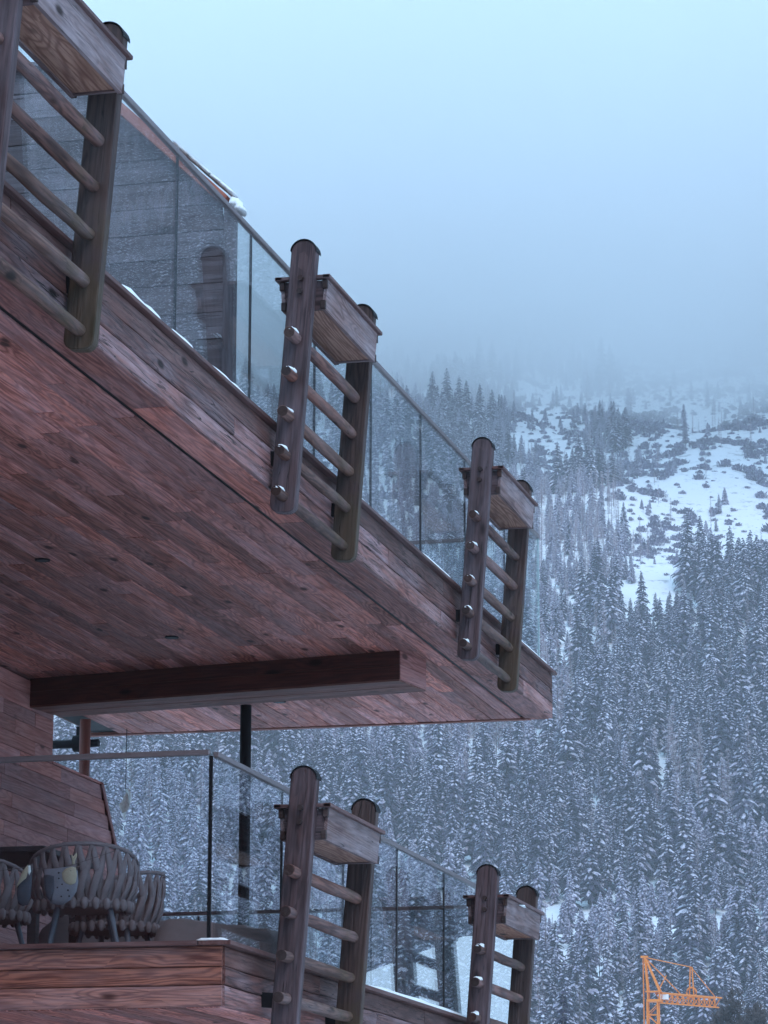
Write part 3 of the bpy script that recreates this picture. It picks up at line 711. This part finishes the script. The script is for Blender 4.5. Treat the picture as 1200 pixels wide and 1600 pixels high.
# house wall on the left, plus an unseen body added to shade the beam
hw = thing('light_blocking_house', 'unseen light blocking house body added beneath the near half of the upper balcony', 'building', (-8, 8, GZ))
MB().box((.0, 0, 3.05), (4.4, 9.0, 6.1)).build('wall', M['wall'], hw)
MB().box((-1.4, 8.0, 3.05), (.3, 8.0, 6.1)).build('wall', M['wall'], hw)

gw = thing('gable_wall', 'grey weathered gable wall behind the glass of the upper balcony', 'wall', (-7, 18.5, 4.96))
def gable_x(z): return -5.66 if z < 6.39 else -5.66-(z-6.39)/.955
z = 4.97
while z < 7.39:
    hgt = random.choice((.15, .17, .19, .21)); z2 = min(z+hgt, 7.395)
    x2a, x2b = gable_x(z), gable_x(z2); x1 = -9.3
    cuts = [x1, random.uniform(-8.2, -7.2), 0]
    for a in range(2):
        xa = cuts[a]; last = a == 1; m = MB()
        if last: o_ = [(xa+.003, z+.004), (x2a, z+.004), (x2b, z2), (xa+.003, z2)]
        else: o_ = [(xa, z+.004), (cuts[1], z+.004), (cuts[1], z2), (xa, z2)]
        cx, cz = sum(p_[0] for p_ in o_)/4, (z+z2)/2
        jit = random.uniform(-.004, .004)
        m.prism([(px-cx, pz-cz) for px, pz in o_], -.015+jit, .015, b=.003)
        m.build('plank', M['gable'], gw, loc=P(gw, (cx, 18.5, cz)))
    z = z2
MB().box(P(gw, (-7.6, 18.62, 5.66)), (3.9, .16, 1.38)).build('core', M['deck'], gw)
board('corner_board', gw, P(gw, (-5.619, 18.49, 5.68)), 1.42, .078, .05, (0, 0, 1), (0, -1, 0), M['gable'])
vd = Vector((1, 0, -.955)).normalized(); vn = Vector((.955, 0, 1)).normalized()
board('verge_board', gw, P(gw, Vector((-6.200, 18.55, 6.905))+vn*.030), 1.50, .30, .062, vd, vn, M['verge'])
board('verge_board', gw, P(gw, (-8.0, 18.55, 7.41)), 2.62, .30, .03, (1, 0, 0), (0, 0, 1), M['gable'])
sn = MB()
for i in range(26):
    t = i/25; p_ = Vector((-5.98, 18.50, 6.79))+vd*(.50*t)+vn*.02
    sn.dome(P(gw, p_),   .020, .12, .006+.014*t, 8, 3)
sn.dome(P(gw, Vector((-5.585, 18.48, 6.375))), .045, .10, .060, 12, 5)
sn.dome(P(gw, Vector((-5.555, 18.48, 6.345))), .034, .09, .045, 12, 5)
s_ = sn.build('snow', M['snow'], gw); s_['kind'] = 'stuff'

# ------------------------------------------------------------------ posts and pipe under the balcony
def post(label, x, y, r, mat, z0, z1):
    t = thing('post', label, 'post', (x, y, z0))
    MB().tube([(0, 0, .012), (0, 0, z1-z0)], r, 20).build('shaft', mat, t); MB().box((0, 0, .006), (r*3.2, r*3.2, .012)).build('base_plate', mat, t)
post('black steel post holding up the end of the upper balcony', -7.67, 25.86, .047, M['black'], 1.726, 4.548)
post('rust brown post beside the cut corner of the planked wall', -9.22, 26.25, .047, M['rustpost'], 1.726, 4.548)
pp = thing('pipe', 'black horizontal pipe with a thick collar behind the rust brown post', 'pipe', (-9.5, 26.7, 4.416))
MB().tube([(-.9, 0, 0), (.03, 0, 0)], .037, 16).build('tube', M['black'], pp)
MB().tube([(.025, 0, 0), (.095, 0, 0)], .074, 20).build('collar', M['black'], pp)
MB().tube([(.095, 0, 0), (.249, 0, 0)], .034, 16).build('nozzle', M['black'], pp)
MB().box((.06, 0, .11), (.03, .03, .08)).build('bracket', M['black'], pp)

# ------------------------------------------------------------------ ladders with planter boxes
TILT = math.atan(.0767)
def stile_outline(L=1.70, w=.158):
    pts = []; r = w/2
    for i in range(13):
        a = math.pi*i/12; pts.append((r*math.cos(a), L-r*.92+r*.92*math.sin(a)))
    q = .052
    for i in range(7):
        a = math.pi+math.pi/2*i/6; pts.append((-r+q+q*math.cos(a), q+q*math.sin(a)))
    for i in range(7):
        a = 1.5*math.pi+math.pi/2*i/6; pts.append((r-q+q*math.cos(a), q+q*math.sin(a)))
    return pts
RZ = [.095, .345, .585, .835, 1.075]
SPAN = 1.42
ROTX = Matrix(((0, 0, 1, 0), (0, 1, 0, 0), (1, 0, 0, 0), (0, 0, 0, 1)))   # upright piece: local X up
def make_ladder(snowy=.8):
    t = link('planter_ladder', None)
    for j, y in enumerate((0, SPAN)):
        m = MB(); m.prism(stile_outline(), 0, .078, b=.006)
        # wood runs along local X: build lying down, then stand it up
        m.v = [(z, -x, yy) for x, yy, z in m.v]
        st = m.build('stile', M['stile'] if j == 0 else M['stile_mossy'], t, mw=Matrix(((0, -1, 0, 0), (0, 0, 1, y), (1, 0, 0, 0), (0, 0, 0, 1))))
        c = MB(); pr = [(.083*math.cos(math.pi*i/12), 1.627+.078*math.sin(math.pi*i/12)) for i in range(13)]
        inn = [(.0795*math.cos(math.pi*i/12), 1.627+.0740*math.sin(math.pi*i/12)) for i in range(13)][::-1]
        c.prism(pr+inn, -.010, .100); c.v = [(z, -x, yy) for x, yy, z in c.v]
        c.build('cap_strip', M['black'], st)
        for bz in (1.455, 1.372):
            bo = MB().tube([(bz, 0, -.028 if j == 0 else .106), (bz, 0, .0 if j == 0 else .078)], .017, 12).build('bolt', M['dark'], st)
        br = MB().box((.335, .11, .04), (.085, .115, .045)).build('bracket', M['black'], st)
    for k, z in enumerate(RZ):
        r0 = .0335+random.uniform(-.002, .002)
        ys = [-.155, -.02, .0, .078, .09, .45, .8, 1.15, SPAN-.05, SPAN-.005, SPAN+.078, SPAN+.19]
        rr_ = [r0*.98, r0*1.02, r0, r0, r0*1.0, r0*1.06, r0*1.10, r0*1.06, r0*1.0, r0*.96, r0*.96, r0*.98]
        m = MB(); m.tube([(y, random.uniform(-.003, .003), random.uniform(-.003, .003)) for y in ys], rr_, 14)
        ru = m.build('rung', M['rung_mossy' if k < 3 else 'rung'], t, mw=Matrix(((0, 1, 0, 0), (1, 0, 0, 0), (0, 0, -1, 0), (0, 0, 0, 1))) @ Matrix.Translation((0, 0, -z)))
        MB().tube([(-.1575, 0, 0), (-.1552, 0, 0)], r0*.93, 14).build('end_grain', M['dark'], ru)
        if random.random() < snowy:
            s = MB(); hs = random.uniform(.018, .027)
            s.dome((-.088, 0, 0), .072, .031, hs, 14, 4, .10); s.dome((-.022, random.uniform(-.010, .010), .004), .026, .024, hs*random.uniform(1.0, 1.4), 10, 4)
            s.v = [(x, y, -(z+.019)) for x, y, z in s.v]
            s.build('snow', M['snow'], ru)['kind'] = 'stuff'
    # planter box, upright although the ladder leans
    bx = MB().box((0, 0, .168), (.25, 1.16, .02))
    T = Matrix.Translation((0.0085, .078+.62, 1.275)) @ Matrix.Rotation(-TILT, 4, 'Y')
    b = bx.build('planter_box', M['deck'], t); b.matrix_local = T
    MB().box((0, 0, 0), (1.18, .262, .018), .002).build('bottom_board', M['boxin'], b, mw=Matrix(((0, -1, 0, 0), (1, 0, 0, 0), (0, 0, 1, .022), (0, 0, 0, 1))))
    for sx in (1, -1):
        m = MB(); lp = [(.135, 0), (.152, .188), (.130, .188), (.113, 0)]
        m.prism([(x*sx, z) for x, z in lp], -.615, .615, b=.002); m.v = [(y, -x, z) for x, y, z in m.v]
        pn = m.build('side_board', M['box'], b, mw=Matrix(((0, -1, 0, 0), (1, 0, 0, 0), (0, 0, 1, 0), (0, 0, 0, 1))))
        for sy in (-1, 1):
            for z in (.030, .158):
                MB().box((sx*(.124+.09*(z-.03)), sy*.622, z), (.030, .030, .052), .002).build('tenon', M['dark'], b)
    for sy in (-1, 1):
        m = MB(); m.prism([(.112, .004), (.129, .188), (-.129, .188), (-.112, .004)], sy*.596-.012, sy*.596+.012)
        m.build('end_board', M['box' if sy > 0 else 'stile'], b)
        m = MB(); m.box((0, sy*.635, .199), (.345, .05, .022), .003); m.build('rim_board', M['cap'], b)
    for sx in (1, -1):
        m = MB(); m.box((0, 0, 0), (1.32, .046, .022), .003); m.build('rim_board', M['cap'], b, mw=Matrix(((0, -1, 0, sx*.151), (1, 0, 0, 0), (0, 0, 1, .2005), (0, 0, 0, 1))))
    sn = MB()
    for i in range(9): sn.dome((random.uniform(-.08, .08), random.uniform(-.5, .5), .178), random.uniform(.05, .1), random.uniform(.1, .2), .02, 10, 3)
    sn.build('snow', M['snow'], b)['kind'] = 'stuff'
    return t
LAD = [((-5.236, 13.24, 4.391), 'nearest wooden planter ladder, cut off by the top left corner', .9), ((-5.232, 18.34, 4.391), 'snow capped planter ladder in the middle of the upper balcony edge', 1),
       ((-5.222, 23.37, 4.391), 'planter ladder hung near the far end of the upper balcony', 1), ((-5.190, 18.28, 1.145), 'planter ladder at the front corner of the lower terrace', .2),
       ((-5.180, 23.28, 1.150), 'planter ladder farther along the lower terrace, in front of the snowy reflection', 1)]
for loc, lab, snowy in LAD:
    t = make_ladder(snowy); t.location = loc; t.rotation_euler = (0, TILT, 0)
    tag(t, lab, 'ladder', 'wooden ladders carrying planter boxes')

# ------------------------------------------------------------------ woven chairs, table, covers
def make_chair(label, loc, rz):
    t = thing('woven_chair', label, 'chair', loc, (0, 0, rz), 'woven rope chairs on the lower terrace')
    n = 15; TH = rad(112)
    def rim(th): 
        k = abs(th)/TH; return Vector((.315*math.sin(th), .305*math.cos(th)*(1 if k < .8 else 1), .665-.17*k**2.2))
    def bot(th): return Vector((.262*math.sin(th), .250*math.cos(th), .335))
    m = MB(); m.tube([rim(-TH+2*TH*i/40) for i in range(41)], .013, 8); m.build('rim', M['rope'], t)
    m = MB(); m.tube([bot(2*math.pi*i/32)+Vector((0, 0, .0)) for i in range(33)], .016, 8); m.build('seat_ring', M['rope'], t)
    for i in range(n):
        for s in (-1, 1):
            a0 = -TH+2*TH*(i+.5)/n; da = 2*TH/n*.42*s; pts = []; rs = []
            for k in range(11):
                q = k/10; th = a0+da*math.cos(q*math.pi*1.0); p0 = bot(th).lerp(rim(th), q)
                o = Vector((math.sin(th), math.cos(th), 0)); p0 = p0+o*(.018*math.sin(q*math.pi)+.010*s*math.sin(q*2*math.pi)+.004*s)
                pts.append(p0); sw = .55+.55*math.sin(math.pi*min(1, max(0, q)))**.6; rs.append((.0065*sw+.003, .028*sw*(1-.35*q)))
            pts = [pts[0]-Vector((0, 0, .03))]+pts+[pts[-1]+Vector((0, 0, .013))]; rs = [rs[0]]+rs+[rs[-1]]
            ou = Vector((math.sin(a0), math.cos(a0), 0)); m = MB(); m.tube(pts, rs, 8, flat=ou); m.build('strap', M['rope'], t)
    for i in range(26):
        th = 2*math.pi*i/26; c = bot(th)+Vector((.018*math.sin(th), .018*math.cos(th), -.012)); m = MB()
        m.tube([c+Vector((0, 0, -.036)), c+Vector((0, 0, -.028)), c, c+Vector((0, 0, .028)), c+Vector((0, 0, .036))], [.006, .017, .024, .017, .006], 8); m.build('knot', M['rope'], t)
    m = MB(); m.tube([(0, 0, .30), (0, 0, .33), (0, 0, .40), (0, 0, .43)], [.22, .245, .25, .21], 24); m.build('seat_cushion', M['rope'], t)
    for sx in (-1, 1):
        for sy in (-1, 1):
            m = MB(); m.tube([(sx*.15, sy*.15, .32), (sx*.215, sy*.215, 0)], [.019, .013], 10); m.build('leg', M['leg'], t)
    return t
FZ = 1.727
make_chair('woven charcoal rope chair seen from behind, nearest the front glass', (-6.42, 18.32, FZ), rad(200))
make_chair('smaller looking woven chair behind the nearest one, at its right', (-6.66, 19.60, FZ), rad(-95))
make_chair('woven chair cut off by the left edge of the picture', (-7.22, 18.75, FZ), rad(170))
tb = thing('terrace_table', 'dark terrace table between the woven chairs', 'table', (-7.35, 19.35, FZ))
MB().box((0, 0, .755), (.95, .95, .035), .004).build('tabletop', M['table'], tb)
for sx in (-1, 1):
    for sy in (-1, 1): MB().box((sx*.38, sy*.38, .37), (.06, .06, .735), .004).build('leg', M['table'], tb)
def cover(label, loc, dx, dy, h0, h1, rz=0):
    m = MB(); nx, ny = 18, 12; vs = []; fs = []
    for j in range(ny+1):
        for i in range(nx+1):
            u_, v_ = i/nx*2-1, j/ny*2-1
            e = max(abs(u_), abs(v_)); top = h0+(h1-h0)*(i/nx)
            k = max(0, min(1, (1-e)/.18)); z = top*(k**.45)
            z += .012*mnoise.noise((u_*4, v_*4, dx))*k-.02*math.sin(3*u_)*k
            q = 1+.06*(1-k)+.03*mnoise.noise((u_*6, v_*6, 5+dx))*(1-k)
            vs.append((u_*dx*q*(.86 if e < .99 else .9), v_*dy*q*(.86 if e < .99 else .9), max(z, 0)))
    for j in range(ny):
        for i in range(nx): a = j*(nx+1)+i; fs.append((a, a+1, a+nx+2, a+nx+1))
    m.add(vs, fs, 0, True); o = m.build('furniture_cover', M['cover'], None, loc=loc, rot=(0, 0, rz)); tag(o, label, 'cover', 'grey covers over terrace furniture')
cover('long grey fabric cover over furniture behind the chairs', (-6.65, 20.6, FZ), .95, .45, .50, .42)
cover('sagging grey cover beside the right hand glass corner', (-5.95, 19.75, FZ), .48, .42, .36, .31)

# ------------------------------------------------------------------ cloth birds
def pillow(mb, pts, depth, mi=0, c=None, y0=0):
    c = c or (sum(p[0] for p in pts)/len(pts), sum(p[1] for p in pts)/len(pts)); k = len(pts); vs = []; fs = []
    prof_ = ((1, 0), (.93, .45), (.7, .82), (.35, .97))
    for sgn in (-1, 1):
        o = len(vs)
        for s_, d_ in prof_: vs += [(c[0]+(x-c[0])*s_, y0+sgn*depth*d_, c[1]+(z-c[1])*s_) for x, z in pts]
        vs.append((c[0], y0+sgn*depth, c[1]))
        for r in range(3):
            for i in range(k):
                q_ = (o+r*k+i, o+r*k+(i+1) % k, o+(r+1)*k+(i+1) % k, o+(r+1)*k+i); fs.append(q_ if sgn < 0 else q_[::-1])
        for i in range(k):
            q_ = (o+3*k+i, o+3*k+(i+1) % k, o+4*k); fs.append(q_ if sgn < 0 else q_[::-1])
    mb.add(vs, fs, mi, True); return mb
def from_px(L, ox, oz, s): return [((x-ox)/s, -(y-oz)/s) for x, y in L]
SB = 1157.0     # picture enlargement per metre at the garland
bd = thing('cloth_bird', 'blue dotted cloth bird with a cream head, hung against the chair backs', 'ornament', (-6.40, 17.86, 2.125), group='cloth birds on a string')
m = MB(); pillow(m, from_px([(290, 332), (360, 330), (440, 322), (500, 318), (528, 350), (534, 420), (522, 490), (480, 545), (430, 572), (390, 575), (340, 560), (312, 520), (296, 440)], 410, 450, SB), .022); m.build('body', M['blue'], bd)
m = MB(); pillow(m, from_px([(420, 360), (450, 332), (490, 322), (520, 330), (528, 380), (520, 430), (490, 450), (450, 440), (425, 410)], 410, 450, SB), .014, y0=-.014); h_ = m.build('head', M['cream'], bd)
m = MB(); pillow(m, from_px([(518, 322), (546, 314), (528, 348)], 410, 450, SB), .006, y0=-.012); m.build('beak', M['brown'], h_)
m = MB(); m.tube([((x-410)/SB, -.025, -(y-450)/SB) for x, y in ((488, 350), (490, 352))], .004, 8); m.build('eye', M['black'], h_)
m = MB(); pillow(m, from_px([(296, 375), (330, 370), (372, 380), (376, 470), (352, 556), (318, 520), (300, 440)], 410, 450, SB), .012, y0=-.016); m.build('wing', M['teal'], bd)
m = MB(); pillow(m, from_px([(482, 232), (496, 256), (520, 228), (526, 250), (512, 278), (508, 306), (492, 306), (488, 278)], 410, 450, SB), .006, y0=-.01); m.build('bow', M['cream'], bd)
for i, (x, y) in enumerate(((402, 362), (396, 460), (428, 440), (424, 520), (470, 480), (480, 520), (404, 400))):
    m = MB(); m.tube([((x-410)/SB, -.0235, -(y-450)/SB), ((x-410)/SB, -.018, -(y-450)/SB)], .005, 8); m.build('dot', M['black'], bd)
bd = thing('cloth_bird', 'dark slate cloth bird with a pale wing, left of the blue one', 'ornament', (-6.63, 17.88, 2.13), group='cloth birds on a string')
m = MB(); pillow(m, from_px([(150, 340), (190, 298), (210, 330), (212, 420), (205, 520), (190, 570), (150, 580), (118, 560), (106, 500), (112, 440)], 160, 450, SB), .022); m.build('body', M['teal'], bd)
m = MB(); pillow(m, from_px([(108, 455), (150, 345), (188, 302), (196, 340), (180, 400), (150, 420)], 160, 450, SB), .014, y0=-.014); m.build('wing', M['cream'], bd)
m = MB(); pillow(m, from_px([(190, 312), (206, 310), (212, 350), (200, 378), (190, 350)], 160, 450, SB), .008, y0=-.02); m.build('head', M['white'], bd)
m = MB(); m.tube([(-7.2, 17.87, 2.27), (-6.8, 17.87, 2.225), (-6.59, 17.87, 2.245), (-6.5, 17.87, 2.225), (-6.33, 17.87, 2.25), (-6.1, 17.93, 2.33)], .0022, 5)
tag(m.build('string', M['brown'], None), 'thin string on which the two cloth birds hang', 'string')
hb = thing('hanging_bird', 'pale feathered bird ornament hung on a long cord from the far edge of the balcony', 'ornament', (-9.03, 26.8, 3.905))
m = MB(); pillow(m, [(.020, .100), (.045, .085), (.050, .03), (.038, -.04), (.01, -.085), (-.02, -.10), (-.048, -.055), (-.06, -.02), (-.03, .0), (-.012, .05)], .035); m.build('body', M['feather'], hb)
m = MB(); pillow(m, [(.0, .112), (.03, .116), (.058, .07), (.058, .0), (.04, -.03), (.044, .03), (.03, .085)], .018, y0=-.01); m.build('wing', M['white'], hb)
m = MB(); pillow(m, [(-.03, -.06), (.012, -.08), (-.003, -.15), (-.012, -.155)], .01); m.build('tail', M['white'], hb)
m = MB(); m.tube([(.0, 0, .11), (.0, 0, .645)], .0035, 6); m.build('cord', M['black'], hb)

# ------------------------------------------------------------------ snow lying on the caps
def snow_run(label, a, b, x, z, w_, h):
    m = MB(); n = max(3, int((b-a)/.10)); pts = []
    vs = []; fs = []; k = 7
    for i in range(n+1):
        t = i/n; e = min(1, 6*t, 6*(1-t))*(1+.35*mnoise.noise((t*9, a, 2)))
        for j in range(k):
            q = math.pi*j/(k-1); vs.append((x+w_*math.cos(q)*(.6+.4*e), a+(b-a)*t, z+h*math.sin(q)*e))
    for i in range(n):
        for j in range(k-1): fs.append((i*k+j, i*k+j+1, (i+1)*k+j+1, (i+1)*k+j))
    m.add(vs, fs, 0, True); o = m.build('snow_patch', M['snow'], None); tag(o, label, 'snow', 'snow lying along the balcony caps', 'stuff')
for a, b, h in ((15.42, 16.22, .036), (16.28, 16.80, .030), (17.0, 17.9, .026), (19.9, 20.7, .022), (22.1, 23.3, .026), (24.9, 27.1, .025)):
    snow_run('thin ridge of snow on the outer cap of the upper balcony', a, b, -5.318, 4.960, .034, h)
snow_run('thin line of snow on the cap of the lower terrace', 20.4, 24.9, -5.318, 1.760, .034, .030)
m = MB()
for i in range(6): m.dome((random.uniform(-.07, .07), 0, 0), .05, .04, .016, 10, 3)
tag(m.build('snow_patch', M['snow'], None, loc=(-5.41, 17.55, 1.761)), 'small heap of snow at the corner of the lower terrace cap', 'snow', 'snow lying along the balcony caps', 'stuff')

# ------------------------------------------------------------------ tower crane
def bar(mb, a, b, r): mb.tube([a, b], r, 5, smooth=False)
cr_ = thing('tower_crane', 'small orange tower crane below the wooded slope', 'crane', (-54.0, 326.7, GZ))
BX = 1.05
zt = 26.7-GZ
ms = MB()
for sx in (-1, 1):
    for sy in (-1, 1): bar(ms, (sx*BX/2, sy*BX/2, 0), (sx*BX/2, sy*BX/2, zt-1.0), .085)
z = 0; fl = 1
while z < zt-1.4:
    for sx in (-1, 1): bar(ms, (sx*BX/2, -fl*BX/2, z), (sx*BX/2, fl*BX/2, z+1.0), .045); bar(ms, (-fl*BX/2, sx*BX/2, z), (fl*BX/2, sx*BX/2, z+1.0), .045); bar(ms, (-BX/2, sx*BX/2, z), (BX/2, sx*BX/2, z), .045)
    z += 1.0; fl = -fl
ms.build('mast', M['yellow'], cr_)
tw = MB(); top = Vector((-.75, 0, zt+3.45))
for q in ((-.45, -.5), (-.45, .5), (.75, -.5), (.75, .5)): bar(tw, (q[0], q[1], zt-1.0), (q[0], q[1], zt), .08); bar(tw, (q[0], q[1], zt), top+Vector((0, q[1]*.3, 0)), .095)
tw.box((top.x-.05, 0, top.z+.05), (.7, .5, .2)); tw.box((.15, 0, zt-.9), (1.4, 1.3, .25)); tw.box((.1, 0, zt), (1.5, 1.2, .12))
bar(tw, (.5, 0, zt), (1.4, 0, zt+1.6), .06); tw.build('tower_head', M['yellow'], cr_)
bs = MB(); bar(bs, (-.95, 0, 0), (-.95, 0, zt+3.4), .05); bar(bs, (-.95, .3, 0), (-.95, .3, zt+3.4), .04); bs.build('back_stay', M['yellow'], cr_)
jd = Vector((5.9, 9.0, 0)).normalized(); js = Vector((-jd.y, jd.x, 0)); J0 = Vector((.6, 0, zt-.15)); JL = 9.0; jb = MB()
for o in (js*.45, -js*.45, Vector((0, 0, -.95))): bar(jb, J0+o, J0+o+jd*JL, .08)
i = 0
while i < JL-.3:
    for s in (1, -1):
        bar(jb, J0+js*.45*s+jd*i, J0+Vector((0, 0, -.95))+jd*(i+.4), .045); bar(jb, J0+js*.45*s+jd*(i+.8), J0+Vector((0, 0, -.95))+jd*(i+.4), .045)
    bar(jb, J0+js*.45+jd*i, J0-js*.45+jd*(i+.8), .035); i += .8
jb.build('jib', M['yellow'], cr_)
ti = MB(); S1 = J0+jd*4.9+Vector((0, 0, 2.9))
bar(ti, top, S1, .05); bar(ti, S1, J0+jd*8.6, .05); bar(ti, top, J0+jd*3.4, .06)
for s in (.3, -.3): bar(ti, S1+js*s*.4, J0+jd*4.9+js*s, .07)
ti.build('tie_rod', M['yellow'], cr_)
rl = MB(); c_ = J0+jd*4.9+Vector((0, 0, .35)); rl.tube([c_+Vector((.5*math.cos(2*math.pi*i/14), 0, .5*math.sin(2*math.pi*i/14))) for i in range(15)], .09, 6); rl.build('rope_drum', M['yellow'], cr_)
MB().box(J0+jd*.9+Vector((0, -.5, -.35)), (.9, .1, .5)).build('sign_panel', M['white'], cr_)

# ------------------------------------------------------------------ near dark trees at the foot of the picture
def bare_crown(seed, h, r):
    rg = random.Random(seed); m = MB(); t = MB(); t.tube([(0, 0, 0), (0, 0, h-3.0)], [.22, .10], 7)
    def grow(p, d, ln, rd_, lv):
        e = p+d*ln; m.tube([p, e], [max(rd_, .022), max(rd_*.6, .016)], 3, cap=False, smooth=False)
        if lv == 0: return
        for k in range(rg.choice((3, 4, 4))):
            nd = (d+Vector((rg.uniform(-1, 1), rg.uniform(-1, 1), rg.uniform(-.45, .8)))*.75).normalized(); grow(p.lerp(e, rg.uniform(.45, 1)), nd, ln*rg.uniform(.55, .85), rd_*.55, lv-1)
    for k in range(12):
        a = rg.uniform(0, 6.28); grow(Vector((0, 0, h-rg.uniform(2.6, 5))), Vector((math.cos(a)*.8, math.sin(a)*.8, rg.uniform(.1, .8))).normalized(), r*.42, .07, 5)
    return m, t
def ground_at(x, y):
    u = HD.x*x+HD.y*y; v = RD.x*x+RD.y*y; return float(height(np.array([u]), np.array([v]))[0])
def at_depth(x, dpt):
    """ground point at that depth along the view, x pixels across"""
    d = CF*1.0+CR*((x-600)/F_PX); a = math.hypot(d.x, d.y); X_, Y_ = d.x/a*dpt, d.y/a*dpt; return X_, Y_
X_, Y_ = at_depth(1138, 240); b = thing('bare_tree', 'dark twiggy bare tree in front of the crane jib', 'tree', (X_, Y_, GZ))
zt_ = .0835*240-GZ
c, t = bare_crown(5, zt_, 2.6)
c.build('crown', M['stem'], b); t.build('trunk', M['stem'], b)
X_, Y_ = at_depth(872, 260); b = thing('spruce_tree', 'dark snow free spruce top beside the lower ladder', 'tree', (X_, Y_, GZ))
c, t = spruce(77, .083*260-GZ, 3.0, .06, low=.1); c.build('crown', NM, b); t.build('trunk', M['stem'], b)

# ------------------------------------------------------------------ snow roofed house, seen only mirrored in the glass
ho = thing('chalet', 'snow roofed chalet mirrored in the lower glass', 'house', (6.5, 84, GZ))
MB().box((.8, 0, 3.1), (14, 9, 6.2)).build('wall', M['wall'], ho)
m = MB(); m.add([(-7.5, -6.2, 6.3), (9.2, -6.2, 6.3), (1.6, 0, 10.0), (-3.0, 0, 10.05), (-7.5, 6.2, 6.3), (9.2, 6.2, 6.3), (0, 0, 6.0)],
      [(0, 1, 2, 3), (1, 5, 2), (5, 4, 3, 2), (4, 0, 3), (1, 0, 4, 5)]); m.build('roof', M['snow'], ho)
for x in (-4, -1.3, 1.4, 4.1):
    f_ = MB().box((x, -4.53, 4.2), (1.3, .1, 1.5)).build('window', M['white'], ho); MB().box((x, -4.585, 4.2), (1.1, .03, 1.3)).build('glazing', M['seal'], f_)
